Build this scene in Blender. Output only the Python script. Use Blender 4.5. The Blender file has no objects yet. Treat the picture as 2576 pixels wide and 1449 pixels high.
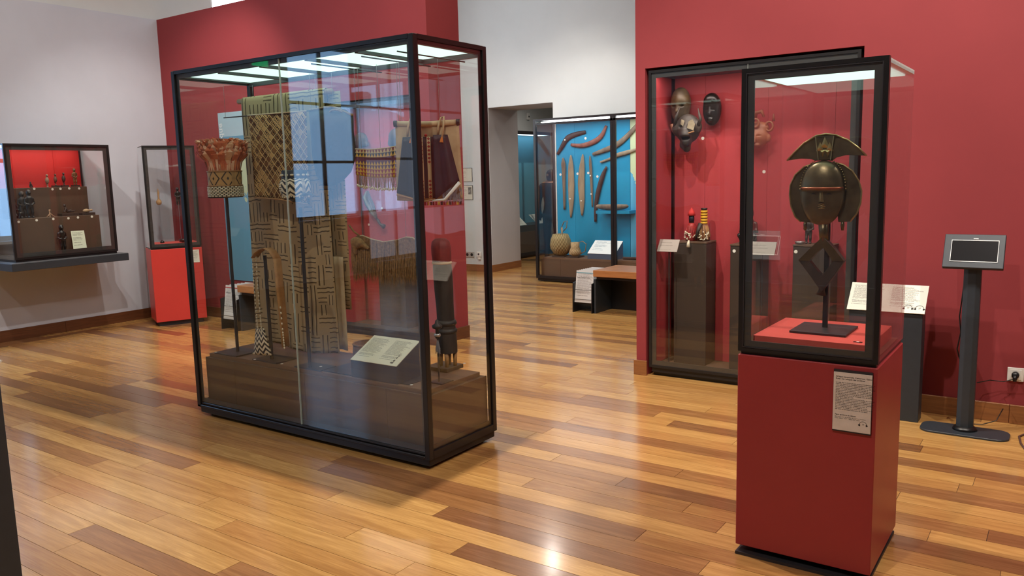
import bpy, bmesh, math, random
import numpy as np
from mathutils import Vector, Matrix
random.seed(7)
RNG = np.random.default_rng(11)
S = bpy.context.scene
COL = S.collection
# ------------------------------------------------------------------ camera (solved from the photograph's vanishing lines)
F_PX, YAW, PITCH, ROLL = 2033.02, math.radians(34.996), math.radians(7.965), math.radians(-1.4668)
CAM = np.array([0.0, 0.0, 1.6])
def _axes():
    cy, sy, cp, sp = math.cos(YAW), math.sin(YAW), math.cos(PITCH), math.sin(PITCH)
    fw = np.array([-sy*cp, cy*cp, -sp]); rt = np.array([cy, sy, 0.0]); up = np.cross(rt, fw)
    c, s = math.cos(ROLL), math.sin(ROLL)
    return rt*c+up*s, -rt*s+up*c, fw
RT, UP, FW = _axes()
cam_data = bpy.data.cameras.new('camera'); cam = bpy.data.objects.new('camera', cam_data); COL.objects.link(cam)
cam_data.sensor_width = 36.0; cam_data.lens = 36.0*F_PX/2576.0; cam_data.clip_start = 0.02; cam_data.clip_end = 200
cam.matrix_world = Matrix(((RT[0], UP[0], -FW[0], CAM[0]), (RT[1], UP[1], -FW[1], CAM[1]), (RT[2], UP[2], -FW[2], CAM[2]), (0, 0, 0, 1)))
S.camera = cam
# ------------------------------------------------------------------ world, exposure
W = bpy.data.worlds.new('world'); S.world = W; W.use_nodes = True
W.node_tree.nodes['Background'].inputs[0].default_value = (0.75, 0.85, 1.0, 1)
W.node_tree.nodes['Background'].inputs[1].default_value = 0.6
S.view_settings.view_transform = 'Standard'; S.view_settings.look = 'None'
S.view_settings.exposure = 0.14; S.view_settings.gamma = 1.0; S.view_settings.use_curve_mapping = False
S.cycles.use_denoising = True; S.cycles.use_adaptive_sampling = True; S.cycles.adaptive_threshold = 0.03
S.cycles.max_bounces = 8; S.cycles.diffuse_bounces = 3; S.cycles.glossy_bounces = 3
S.cycles.transparent_max_bounces = 40; S.cycles.sample_clamp_indirect = 6.0
S.cycles.caustics_reflective = False; S.cycles.caustics_refractive = False
# light levels (watts; window panes and case panels as emission strength)
L_WINDOW, L_CLERESTORY, L_PANEL = 3.8, 9.0, 1.5
L_SPOT, L_SPOT_BACK = 250.0, 210.0

def ray(px, py):
    return RT*((px-1288)/F_PX) - UP*((py-724.5)/F_PX) + FW
def at(px, py, ax, v):
    d = ray(px, py); return CAM + d*((v-CAM[ax])/d[ax])
def onX(px, py, v): return at(px, py, 0, v)
def onY(px, py, v): return at(px, py, 1, v)
def onZ(px, py, v=0.0): return at(px, py, 2, v)
def mpp(p): return float(np.dot(np.array(p, float)-CAM, FW))/F_PX      # metres per photo pixel at p

# ------------------------------------------------------------------ materials
def lin(c):
    return tuple(((v/255)/12.92 if v/255 <= 0.04045 else ((v/255+0.055)/1.055)**2.4) for v in c)
class NT:
    def __init__(s, name):
        s.m = bpy.data.materials.new(name); s.m.use_nodes = True; s.t = s.m.node_tree; s.n = s.t.nodes
        s.b = s.n['Principled BSDF']; s.out = s.n['Material Output']
    def node(s, typ, **kw):
        n = s.n.new(typ)
        for k, v in kw.items(): setattr(n, k, v)
        return n
    def link(s, a, b): s.t.links.new(a, b)
    def put(s, sock, v):
        if isinstance(v, bpy.types.NodeSocket): s.link(v, sock)
        else: sock.default_value = v
    def mth(s, op, a, b=0.0, c=0.0, clamp=False):
        n = s.node('ShaderNodeMath', operation=op, use_clamp=clamp)
        s.put(n.inputs[0], a); s.put(n.inputs[1], b); s.put(n.inputs[2], c); return n.outputs[0]
    def mix(s, f, a, b, typ='MIX'):
        n = s.node('ShaderNodeMix', data_type='RGBA', blend_type=typ)
        s.put(n.inputs[0], f)
        for i, v in ((6, a), (7, b)):
            s.put(n.inputs[i], v if isinstance(v, bpy.types.NodeSocket) else (*v[:3], 1))
        return n.outputs[2]
    def ramp(s, f, stops, interp='LINEAR'):
        n = s.node('ShaderNodeValToRGB'); r = n.color_ramp; r.interpolation = interp
        while len(r.elements) < len(stops): r.elements.new(0.5)
        for e, (p, c) in zip(r.elements, stops): e.position = p; e.color = (*c[:3], 1)
        s.put(n.inputs[0], f); return n.outputs[0]
    def noise(s, vec, scale=5, detail=3, rough=0.5, dist=0.0):
        n = s.node('ShaderNodeTexNoise'); n.inputs['Scale'].default_value = scale; n.inputs['Detail'].default_value = detail
        n.inputs['Roughness'].default_value = rough; n.inputs['Distortion'].default_value = dist
        if vec is not None: s.link(vec, n.inputs['Vector'])
        return n.outputs[0]
    def white(s, vec):
        n = s.node('ShaderNodeTexWhiteNoise', noise_dimensions='3D'); s.link(vec, n.inputs['Vector']); return n.outputs[0]
    def uv(s):
        n = s.node('ShaderNodeUVMap'); x = s.node('ShaderNodeSeparateXYZ'); s.link(n.outputs[0], x.inputs[0]); return n.outputs[0], x.outputs[0], x.outputs[1]
    def xyz(s, x, y, z=0.0):
        n = s.node('ShaderNodeCombineXYZ'); s.put(n.inputs[0], x); s.put(n.inputs[1], y); s.put(n.inputs[2], z); return n.outputs[0]
    def sep(s, v):
        x = s.node('ShaderNodeSeparateXYZ'); s.link(v, x.inputs[0]); return x.outputs
    def obj(s): return s.node('ShaderNodeTexCoord').outputs['Object']
    def pos(s): return s.node('ShaderNodeNewGeometry').outputs['Position']
    def bump(s, h, strength=0.3, dist=0.01):
        n = s.node('ShaderNodeBump'); n.inputs['Strength'].default_value = strength; n.inputs['Distance'].default_value = dist
        s.link(h, n.inputs['Height']); s.link(n.outputs[0], s.b.inputs['Normal'])
    def fin(s, col=None, rough=None, metal=None, spec=None):
        if col is not None: s.put(s.b.inputs['Base Color'], col if isinstance(col, bpy.types.NodeSocket) else (*col[:3], 1))
        if rough is not None: s.put(s.b.inputs['Roughness'], rough)
        if metal is not None: s.b.inputs['Metallic'].default_value = metal
        if spec is not None: s.b.inputs['Specular IOR Level'].default_value = spec
        return s.m
def mottled(name, c1, c2, scale=6, rough=0.6, metal=0.0, bump=0.15, stretch=(1, 1, 1), spec=0.5):
    t = NT(name); v = t.obj()
    mp = t.node('ShaderNodeMapping'); mp.inputs['Scale'].default_value = stretch; t.link(v, mp.inputs['Vector'])
    n = t.noise(mp.outputs[0], scale, 5, 0.6)
    col = t.ramp(n, [(0.3, lin(c1)), (0.7, lin(c2))])
    if bump: t.bump(n, bump, 0.006)
    return t.fin(col, rough, metal, spec)
def paint(name, c, rough=0.75, spec=0.3, var=0.04, scale=1.4):
    t = NT(name); n = t.noise(t.pos(), scale, 4, 0.6)
    a = lin(c); lo = tuple(x*(1-var) for x in a); hi = tuple(min(1, x*(1+var)) for x in a)
    fine = t.noise(t.pos(), 220, 2, 0.5); t.bump(fine, 0.05, 0.001)
    return t.fin(t.ramp(n, [(0.35, lo), (0.65, hi)]), rough, 0, spec)
def plain(name, c, rough=0.5, metal=0.0, spec=0.5):
    t = NT(name); n = t.noise(t.obj(), 30, 2); a = lin(c)
    return t.fin(t.ramp(n, [(0.3, tuple(x*0.95 for x in a)), (0.7, tuple(min(1, x*1.05) for x in a))]), rough, metal, spec)
def emit(name, c, strength):
    t = NT(name); e = t.node('ShaderNodeEmission'); e.inputs[0].default_value = (*lin(c), 1); e.inputs[1].default_value = strength
    t.link(e.outputs[0], t.out.inputs[0]); return t.m
def glass_mat(name, tint=(0.975, 0.985, 0.98), r0=0.04, gain=1.0):
    t = NT(name); lw = t.node('ShaderNodeLayerWeight'); lw.inputs[0].default_value = 0.5
    f = t.mth('POWER', lw.outputs['Facing'], 5.0)
    f = t.mth('MULTIPLY_ADD', f, 1-r0, r0, True)
    tr = t.node('ShaderNodeBsdfTransparent'); tr.inputs[0].default_value = (*tint, 1)
    gl = t.node('ShaderNodeBsdfGlossy'); gl.inputs['Roughness'].default_value = 0.0; gl.inputs['Color'].default_value = (gain, gain, gain, 1)
    mx = t.node('ShaderNodeMixShader'); t.link(f, mx.inputs[0]); t.link(tr.outputs[0], mx.inputs[1]); t.link(gl.outputs[0], mx.inputs[2])
    t.link(mx.outputs[0], t.out.inputs[0]); return t.m
def print_mat(name, rows=22, paper=(222, 220, 208), ink=(70, 68, 64), cols=1, head=True, fill=0.86):
    """Printed sheet: rows of body text too small to read."""
    t = NT(name); _, u, v = t.uv()
    vr = t.mth('MULTIPLY', v, float(rows)); row = t.mth('FLOOR', vr); fr = t.mth('FRACT', vr)
    uc = t.mth('MULTIPLY', u, float(cols)); cu = t.mth('FRACT', uc); ci = t.mth('FLOOR', uc)
    inrow = t.mth('LESS_THAN', t.mth('ABSOLUTE', t.mth('SUBTRACT', fr, 0.5)), 0.24)
    ln = t.white(t.xyz(row, ci, 3.0))
    length = t.mth('MULTIPLY_ADD', ln, 0.28, fill-0.24)
    inu = t.mth('MULTIPLY', t.mth('GREATER_THAN', cu, 0.09), t.mth('LESS_THAN', cu, length))
    inv = t.mth('MULTIPLY', t.mth('GREATER_THAN', v, 0.16), t.mth('LESS_THAN', v, 0.92))
    gap = t.mth('GREATER_THAN', t.white(t.xyz(row, 9.0, 1.0)), 0.14)
    word = t.noise(t.xyz(t.mth('MULTIPLY', u, 60.0*cols), t.mth('MULTIPLY', row, 7.3), 0.0), 1.0, 2)
    w = t.mth('GREATER_THAN', word, 0.42)
    m = t.mth('MULTIPLY', t.mth('MULTIPLY', inrow, inu), t.mth('MULTIPLY', t.mth('MULTIPLY', inv, gap), w))
    m = t.mth('MULTIPLY', m, 0.75)
    return t.fin(t.mix(m, lin(paper), lin(ink)), 0.45, 0, 0.4)

M = {}
M['red_wall'] = paint('red_wall_paint', (138, 53, 57), 0.7, 0.3)
M['white_wall'] = paint('white_wall_paint', (204, 209, 210), 0.85, 0.2, 0.025)
M['lilac_wall'] = paint('lilac_white_wall_paint', (192, 198, 210), 0.85, 0.2, 0.03)
M['grey_wall'] = paint('grey_jamb_paint', (180, 178, 180), 0.85, 0.2, 0.03)
M['ceiling'] = paint('ceiling_paint', (236, 234, 230), 0.9, 0.1)
M['red_ped'] = paint('red_pedestal_lacquer', (152, 49, 52), 0.38, 0.45, 0.05, 2.0)
M['red_ped2'] = paint('bright_red_pedestal_lacquer', (196, 58, 52), 0.4, 0.45, 0.04, 2.0)
M['red_board'] = paint('coral_red_board', (206, 82, 74), 0.6, 0.3, 0.04)
M['niche_red'] = paint('niche_red_panel', (172, 60, 66), 0.6, 0.35, 0.04)
M['frame'] = plain('black_anodised_frame', (34, 33, 34), 0.3, 0.2)
M['frame_grey'] = plain('graphite_frame_border', (62, 62, 62), 0.4, 0.2)
M['dark_metal'] = plain('dark_grey_metal', (58, 56, 60), 0.45, 0.5)
M['slate'] = plain('slate_grey_lacquer', (48, 55, 62), 0.42, 0.1)
M['brown'] = paint('brown_plinth_board', (92, 72, 58), 0.55, 0.35, 0.06, 3)
M['brown_deck'] = paint('brown_deck_board', (112, 86, 68), 0.55, 0.35, 0.05, 3)
M['dark_plinth'] = paint('dark_brown_plinth', (62, 52, 46), 0.5, 0.35, 0.05, 3)
M['white_plastic'] = plain('white_plastic', (226, 226, 222), 0.4)
M['black'] = plain('black_plastic', (18, 18, 20), 0.35)
M['glass'] = glass_mat('clear_case_glass')
M['glass_strong'] = glass_mat('tall_case_glass', (0.965, 0.985, 0.975), 0.043)
M['panel_light'] = emit('case_light_panel', (206, 242, 226), L_PANEL)
M['wire'] = plain('steel_wire', (190, 190, 190), 0.3, 0.9)
M['edge_glass'] = plain('polished_glass_edge', (196, 214, 210), 0.12)
M['paper'] = print_mat('printed_paper', 26)
M['paper2'] = print_mat('printed_paper_two_columns', 30, cols=2)
M['disc'] = plain('white_number_disc', (236, 234, 226), 0.5)
M['ink'] = plain('black_print_ink', (34, 32, 32), 0.7, 0, 0.2)
M['white_ink'] = plain('white_print_ink', (226, 232, 234), 0.7, 0, 0.2)

# ------------------------------------------------------------------ mesh helpers
ORG = {}
def V3(p): return np.array(p, dtype=float)
class MB:
    def __init__(s): s.v = []; s.f = []; s.uv = []
    def add(s, vs, fs, uvs=None):
        o = len(s.v); s.v.extend([tuple(map(float, p)) for p in vs]); s.f.extend([tuple(i+o for i in f) for f in fs])
        s.uv.extend(uvs if uvs is not None else [(0.0, 0.0)]*len(vs)); return s
    def box(s, x0, x1, y0, y1, z0, z1):
        return s.add([(x0, y0, z0), (x1, y0, z0), (x1, y1, z0), (x0, y1, z0), (x0, y0, z1), (x1, y0, z1), (x1, y1, z1), (x0, y1, z1)],
                     [(0, 3, 2, 1), (4, 5, 6, 7), (0, 1, 5, 4), (1, 2, 6, 5), (2, 3, 7, 6), (3, 0, 4, 7)])
    def obox(s, c, ax, ay, az):
        c, ax, ay, az = V3(c), V3(ax), V3(ay), V3(az)
        vs = [c+sx*ax+sy*ay+sz*az for sz in (-1, 1) for sx, sy in ((-1, -1), (1, -1), (1, 1), (-1, 1))]
        return s.add(vs, [(0, 3, 2, 1), (4, 5, 6, 7), (0, 1, 5, 4), (1, 2, 6, 5), (2, 3, 7, 6), (3, 0, 4, 7)])
    def tube(s, pts, r, n=8, cap=True, flat=1.0):
        pts = [V3(p) for p in pts]; k = len(pts); rs = r if hasattr(r, '__len__') else [r]*k
        vs = []; u = None
        for i, p in enumerate(pts):
            d = pts[min(i+1, k-1)]-pts[max(i-1, 0)]; d = d/(np.linalg.norm(d)+1e-12)
            if u is None:
                a = V3((0, 0, 1)) if abs(d[2]) < 0.9 else V3((1, 0, 0)); u = np.cross(a, d)
            u = u-d*np.dot(u, d); u /= (np.linalg.norm(u)+1e-12); w = np.cross(d, u)
            for j in range(n):
                a = 2*math.pi*j/n; vs.append(p+rs[i]*(math.cos(a)*u+flat*math.sin(a)*w))
        fs = [(i*n+j, i*n+(j+1) % n, (i+1)*n+(j+1) % n, (i+1)*n+j) for i in range(k-1) for j in range(n)]
        if cap: fs += [tuple(range(n-1, -1, -1)), tuple(range((k-1)*n, k*n))]
        return s.add(vs, fs)
    def lathe(s, c, prof, n=20, sx=1.0, sy=1.0, cap=True, lean=(0, 0)):
        c = V3(c); vs = []; uvs = []; k = len(prof); z0 = prof[0][1]
        for i, (r, z) in enumerate(prof):
            for j in range(n):
                a = 2*math.pi*j/n
                vs.append((c[0]+sx*r*math.cos(a)+lean[0]*(z-z0), c[1]+sy*r*math.sin(a)+lean[1]*(z-z0), c[2]+z)); uvs.append((j/n, i/(k-1)))
        fs = [(i*n+j, i*n+(j+1) % n, (i+1)*n+(j+1) % n, (i+1)*n+j) for i in range(k-1) for j in range(n)]
        if cap: fs += [tuple(range(n-1, -1, -1)), tuple(range((k-1)*n, k*n))]
        return s.add(vs, fs, uvs)
    def surf(s, fn, nu, nv, closed=False):
        vs = []; uvs = []
        for j in range(nv+1):
            for i in range(nu+1): vs.append(fn(i/nu, j/nv)); uvs.append((i/nu, j/nv))
        fs = [(j*(nu+1)+i, j*(nu+1)+i+1, (j+1)*(nu+1)+i+1, (j+1)*(nu+1)+i) for j in range(nv) for i in range(nu)]
        return s.add(vs, fs, uvs)
    def quad(s, a, b, c, d): return s.add([a, b, c, d], [(0, 1, 2, 3)], [(0, 0), (1, 0), (1, 1), (0, 1)])
    def plate(s, pts, off):
        """outline (world points) extruded by vector off"""
        pts = [V3(p) for p in pts]; off = V3(off); n = len(pts)
        vs = pts+[p+off for p in pts]
        fs = [tuple(range(n)), tuple(range(2*n-1, n-1, -1))]+[(i, i+n, (i+1) % n+n, (i+1) % n) for i in range(n)]
        return s.add(vs, fs)
    def ring(s, outer, inner, off):
        n = len(outer); off = V3(off); o = [V3(p) for p in outer]; q = [V3(p) for p in inner]
        vs = o+q+[p+off for p in o]+[p+off for p in q]; fs = []
        for i in range(n):
            j = (i+1) % n
            fs += [(i, j, n+j, n+i), (2*n+i, 3*n+i, 3*n+j, 2*n+j), (i, 2*n+i, 2*n+j, j), (n+i, n+j, 3*n+j, 3*n+i)]
        return s.add(vs, fs)
    def build(s, name, mat, parent=None, smooth=False, bevel=0.0, solid=0.0, stuff=False, auto=None):
        org = ORG.get(parent.name if parent else None, V3((0, 0, 0)))
        me = bpy.data.meshes.new(name)
        me.from_pydata([tuple(V3(p)-org) for p in s.v], [], s.f)
        if any(u != (0.0, 0.0) for u in s.uv):
            l = me.uv_layers.new(name='UVMap'); idx = np.empty(len(me.loops), dtype=np.int32); me.loops.foreach_get('vertex_index', idx)
            l.data.foreach_set('uv', np.array(s.uv, dtype=np.float32)[idx].ravel())
        me.materials.append(M[mat] if isinstance(mat, str) else mat)
        bm = bmesh.new(); bm.from_mesh(me); bmesh.ops.recalc_face_normals(bm, faces=bm.faces)
        if bevel: bmesh.ops.bevel(bm, geom=[e for e in bm.edges], offset=bevel, segments=1, profile=0.5, affect='EDGES')
        bm.to_mesh(me); bm.free()
        if smooth:
            me.polygons.foreach_set('use_smooth', [True]*len(me.polygons))
            if auto: me.set_sharp_from_angle(angle=math.radians(auto))
        o = bpy.data.objects.new(name, me); COL.objects.link(o)
        if parent: o.parent = parent; ORG[o.name] = org
        if solid:
            md = o.modifiers.new('thickness', 'SOLIDIFY'); md.thickness = solid; md.offset = 0
        if stuff: o['kind'] = 'stuff'
        return o
def thing(name, label, cat, loc=(0, 0, 0), group=None, kind=None):
    o = bpy.data.objects.new(name, None); COL.objects.link(o); o.location = tuple(map(float, loc)); o.empty_display_size = 0.05
    ORG[o.name] = V3(loc)
    o['label'] = label; o['category'] = cat
    if group: o['group'] = group
    if kind: o['kind'] = kind
    return o
def tag(o, label, cat, group=None):
    o['label'] = label; o['category'] = cat
    if group: o['group'] = group
    return o
def struct(o, label=None, cat=None):
    o['kind'] = 'structure'
    if label: o['label'] = label
    if cat: o['category'] = cat
    return o
def text(name, body, parent, origin, xdir, ydir, size, mat='ink', align='LEFT', bold=0.0, space=1.0):
    cu = bpy.data.curves.new(name, 'FONT'); cu.body = body; cu.size = size; cu.align_x = align; cu.space_line = space
    cu.offset = bold; cu.resolution_u = 2; cu.materials.append(M[mat])
    tmp = bpy.data.objects.new(name, cu); COL.objects.link(tmp)
    me = bpy.data.meshes.new_from_object(tmp.evaluated_get(bpy.context.evaluated_depsgraph_get()))
    bpy.data.objects.remove(tmp); bpy.data.curves.remove(cu)
    o = bpy.data.objects.new(name, me); COL.objects.link(o)
    x = Vector(xdir).normalized(); y = Vector(ydir).normalized(); z = x.cross(y)
    org = ORG.get(parent.name, V3((0, 0, 0))); p = V3(origin)-org
    o.parent = parent
    o.matrix_local = Matrix(((x[0], y[0], z[0], p[0]), (x[1], y[1], z[1], p[1]), (x[2], y[2], z[2], p[2]), (0, 0, 0, 1)))
    return o
def sheet(name, a, b, c, d, th, mat, parent=None):
    """printed slab: a,b,c,d counter-clockwise seen from its front"""
    a, b, c, d = V3(a), V3(b), V3(c), V3(d); n = np.cross(b-a, d-a); n /= np.linalg.norm(n)
    m = MB().plate([a, b, c, d], n*th); e = n*(th+0.0004)
    return m.quad(a+e, b+e, c+e, d+e).build(name, mat, parent)
# ---- implicit sculpting (surface nets): prims are tapered capsules, ellipsoids; negative k carves
def sdf_mesh(prims, n=40, k=0.02, pad=0.03, carve=()):
    lo = np.array([1e9]*3); hi = -lo
    for p in prims:
        if p[0] == 'c': pts = [(V3(p[1]), p[3]), (V3(p[2]), p[4])]
        else: pts = [(V3(p[1]), max(p[2]))]
        if p[0] == 'e':
            lo = np.minimum(lo, V3(p[1])-V3(p[2])); hi = np.maximum(hi, V3(p[1])+V3(p[2]))
        else:
            for q, r in pts: lo = np.minimum(lo, q-r); hi = np.maximum(hi, q+r)
    ext = (hi-lo).max(); lo = lo-pad*ext; hi = hi+pad*ext; h = (hi-lo).max()/n
    dims = np.maximum(4, np.ceil((hi-lo)/h).astype(int)+1)
    g = np.stack(np.meshgrid(*[lo[a]+h*np.arange(dims[a]) for a in range(3)], indexing='ij'), -1)
    def ev(p):
        if p[0] == 'c':
            a, b, r1, r2 = V3(p[1]), V3(p[2]), p[3], p[4]; ba = b-a
            t = np.clip(((g-a)@ba)/(ba@ba+1e-12), 0, 1); return np.linalg.norm(g-a-t[..., None]*ba, axis=-1)-(r1+(r2-r1)*t)
        r = V3(p[2]); q = (g-V3(p[1]))/r; l = np.linalg.norm(q, axis=-1); l2 = np.linalg.norm(q/r, axis=-1)
        return l*(l-1)/(l2+1e-9)
    d = None
    for p in prims:
        e = ev(p)
        if d is None: d = e
        else:
            hh = np.clip(0.5+0.5*(d-e)/k, 0, 1); d = d*(1-hh)+e*hh-k*hh*(1-hh)
    for p in carve:
        e = -ev(p); kk = k*0.5; hh = np.clip(0.5-0.5*(d-e)/kk, 0, 1); d = d*(1-hh)+e*hh+kk*hh*(1-hh)
    nx, ny, nz = dims; inside = d < 0
    cs = np.array([(i, j, l) for i in (0, 1) for j in (0, 1) for l in (0, 1)])
    sub = lambda A, c: A[c[0]:nx-1+c[0], c[1]:ny-1+c[1], c[2]:nz-1+c[2]]
    cnt = sum(sub(inside, c).astype(int) for c in cs); act = (cnt > 0) & (cnt < 8)
    num = np.zeros((nx-1, ny-1, nz-1, 3)); den = np.zeros((nx-1, ny-1, nz-1))
    for a in range(8):
        for b in range(a+1, 8):
            if np.abs(cs[a]-cs[b]).sum() == 1:
                da, db = sub(d, cs[a]), sub(d, cs[b]); m = (da < 0) != (db < 0)
                t = np.where(m, da/(da-db+1e-12), 0); num += m[..., None]*(cs[a]+t[..., None]*(cs[b]-cs[a])); den += m
    idx = -np.ones(act.shape, int); idx[act] = np.arange(act.sum())
    ijk = np.argwhere(act); vs = lo+h*(ijk+num[act]/np.maximum(den[act], 1)[:, None])
    fs = []
    for ax in range(3):
        b, c = (ax+1) % 3, (ax+2) % 3
        s0 = [slice(1, -1)]*3; s0[ax] = slice(0, -1); s1 = list(s0); s1[ax] = slice(1, None)
        m = inside[tuple(s0)] != inside[tuple(s1)]; fl = inside[tuple(s0)][m]
        q = np.argwhere(m); q[:, b] += 1; q[:, c] += 1
        def cell(ob, oc):
            r = q.copy(); r[:, b] += ob; r[:, c] += oc; return idx[r[:, 0], r[:, 1], r[:, 2]]
        qd = np.stack([cell(-1, -1), cell(0, -1), cell(0, 0), cell(-1, 0)], 1)
        qd[~fl] = qd[~fl][:, ::-1]; fs.append(qd)
    fs = np.concatenate(fs); fs = fs[(fs >= 0).all(1)]
    return vs, [tuple(map(int, f)) for f in fs]
def sculpt(name, mat, parent, prims, loc, scale=1.0, rz=0.0, n=40, k=0.02, carve=(), tilt=0.0):
    vs, fs = sdf_mesh(prims, n, k, 0.04, carve)
    c, s = math.cos(tilt), math.sin(tilt); vs = vs@np.array([[1, 0, 0], [0, c, s], [0, -s, c]])
    c, s = math.cos(rz), math.sin(rz); vs = vs@np.array([[c, s, 0], [-s, c, 0], [0, 0, 1]])
    return MB().add(vs*scale+V3(loc), fs).build(name, mat, parent, smooth=True)
# ================================================================== lights of the place
def spot_fixture(i, p, target, watts, cone=100, col=(255, 243, 230), blend=0.6, size=0.03):
    t = thing('track_spotlight', SPOT_LABELS[i], 'spotlight', p, 'track spotlights under the ceiling')
    d = V3(target)-V3(p); d /= np.linalg.norm(d)
    body = MB().tube([V3(p)-d*0.14, V3(p)-d*0.015], [0.042, 0.05], 16).build('lamp_housing', 'white_plastic', t, True, auto=40)
    MB().tube([V3(p)-d*0.014, V3(p)-d*0.008], [0.044, 0.044], 16).build('lens', M['lens'], body)
    MB().tube([V3(p)-d*0.09, (p[0]-d[0]*0.09, p[1]-d[1]*0.09, CEIL-0.02)], 0.008, 8).build('stem', 'white_plastic', t)
    l = bpy.data.lights.new('spot', 'SPOT'); l.energy = watts; l.spot_size = math.radians(cone); l.spot_blend = blend
    l.shadow_soft_size = size; l.color = lin(col)
    o = bpy.data.objects.new('spot_light', l); COL.objects.link(o); o.parent = t
    o.rotation_mode = 'QUATERNION'; o.rotation_quaternion = Vector(d).to_track_quat('-Z', 'Y')
    o.location = (0, 0, 0)
CEIL = 4.9
M['lens'] = emit('lamp_lens', (255, 240, 220), 90.0)
SPOTS = [((-2.97, 3.63, 4.34), (-3.3, 3.5, 0.4), 2.2, 120), ((-4.6, 3.0, 4.34), (-6.2, 5.6, 1.6), 1.2, 100), ((-6.6, 2.6, 4.34), (-9.0, 4.4, 1.3), 0.8, 100),
         ((-7.2, 4.6, 4.34), (-8.2, 5.4, 0.9), 0.7, 90), ((-0.1, 3.75, 4.34), (-0.6, 5.6, 1.0), 1.0, 110), ((-2.0, 3.9, 4.34), (-2.0, 6.0, 1.7), 0.8, 90),
         ((0.9, 3.5, 4.34), (0.0, 4.6, 0.8), 1.0, 120), ((-1.2, 0.6, 4.34), (-1.4, 2.4, 0.0), 1.0, 120), ((-5.2, 0.8, 4.34), (-5.0, 2.2, 0.0), 0.4, 120), ((-3.4, 5.0, 4.34), (-4.95, 6.05, 1.8), 0.4, 80)]  # the last one is an added lamp, brightening the red block's end face
BACK_SPOTS = [((-6.3, 9.9, 4.3), (-5.9, 9.0, 0.0), 0.22, 150), ((-5.6, 8.6, 4.3), (-5.9, 10.5, 1.2), 0.8, 80), ((-7.4, 8.2, 4.3), (-7.9, 9.6, 0.4), 0.62, 120),
              ((-4.0, 7.3, 4.3), (-4.6, 8.3, 0.4), 0.8, 110), ((-7.6, 12.8, 3.4), (-8.2, 13.0, 0.6), 0.45, 140)]
SPOT_LABELS = ['white track spotlight above the end of the tall case holding the drum', 'white track spotlight aimed at the red wall with the blue text banner',
    'white track spotlight aimed at the wall case of small statuettes', 'white track spotlight above the bright red pedestal in the corner', 'white track spotlight above the reliquary pedestal',
    'white track spotlight aimed at the mask niche', 'white track spotlight aimed at the wall behind the tablet kiosk', 'white track spotlight lighting the bare floor before the reliquary pedestal',
    'white track spotlight lighting the bare floor before the tall textile case', 'added white track spotlight brightening the end face of the free-standing red block', 'white track spotlight washing the wall above the boomerang case', 'white track spotlight aimed into the boomerang case',
    'white track spotlight lighting the floor before the doorway', 'white track spotlight above the wooden bench', 'white track spotlight in the room beyond the doorway']
for i, (p, q, w, c) in enumerate(SPOTS): spot_fixture(i, p, q, L_SPOT*w, c)
for i, (p, q, w, c) in enumerate(BACK_SPOTS): spot_fixture(len(SPOTS)+i, p, q, L_SPOT_BACK*w, c)

# ================================================================== floor: every plank a piece
def plank_mat(name, island):
    t = NT(name); p = t.pos()
    rnd = t.node('ShaderNodeNewGeometry').outputs['Random Per Island'] if island else t.node('ShaderNodeObjectInfo').outputs['Random']
    off = t.mth('MULTIPLY', rnd, 37.0); x, y, z = t.sep(p)
    gv = t.xyz(t.mth('MULTIPLY_ADD', x, 1.0, off), t.mth('MULTIPLY_ADD', y, 11.0, off), off)
    g1 = t.noise(gv, 1.7, 5, 0.6, 1.2)
    g2 = t.noise(t.xyz(t.mth('MULTIPLY', x, 6.0), t.mth('MULTIPLY_ADD', y, 150.0, off), 0.0), 1.0, 3, 0.6)
    base = t.ramp(rnd, [(0.0, lin((142, 100, 64))), (0.08, lin((164, 118, 72))), (0.24, lin((196, 148, 86))), (0.62, lin((216, 172, 104))), (0.86, lin((196, 148, 88))), (1.0, lin((150, 106, 70)))])
    dark = t.mix(1.0, base, (0.50, 0.40, 0.33), 'MULTIPLY')
    col = t.mix(t.mth('MULTIPLY', t.ramp(g1, [(0.36, (1, 1, 1)), (0.66, (0, 0, 0))]), 0.55), base, dark)
    col = t.mix(t.mth('MULTIPLY', t.ramp(g2, [(0.35, (1, 1, 1)), (0.6, (0, 0, 0))]), 0.28), col, dark)
    g3 = t.noise(t.xyz(t.mth('MULTIPLY_ADD', x, 1.6, off), t.mth('MULTIPLY_ADD', y, 34.0, off), off), 1.0, 4, 0.65, 2.2)
    col = t.mix(t.mth('MULTIPLY', t.ramp(g3, [(0.40, (1, 1, 1)), (0.52, (0, 0, 0))]), 0.30), col, dark)
    rough = t.mth('MULTIPLY_ADD', g2, 0.10, 0.17); t.bump(g2, 0.06, 0.0006)
    t.b.inputs['Coat Weight'].default_value = 0.4; t.b.inputs['Coat Roughness'].default_value = 0.13
    return t.fin(col, rough, 0, 0.5)
M['plank'] = plank_mat('oak_plank', False); M['plank_field'] = plank_mat('oak_plank_field', True)
M['joint'] = plain('dark_floor_joint', (44, 26, 16), 0.8)
FX0, FX1, FY0, FY1 = -9.3, 3.2, -5.0, 15.6
floor = struct(MB().box(FX0, FX1, FY0, FY1, -0.12, -0.0025).build('floor', 'joint'), 'polished brown hardwood plank floor of the gallery', 'floor')
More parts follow.
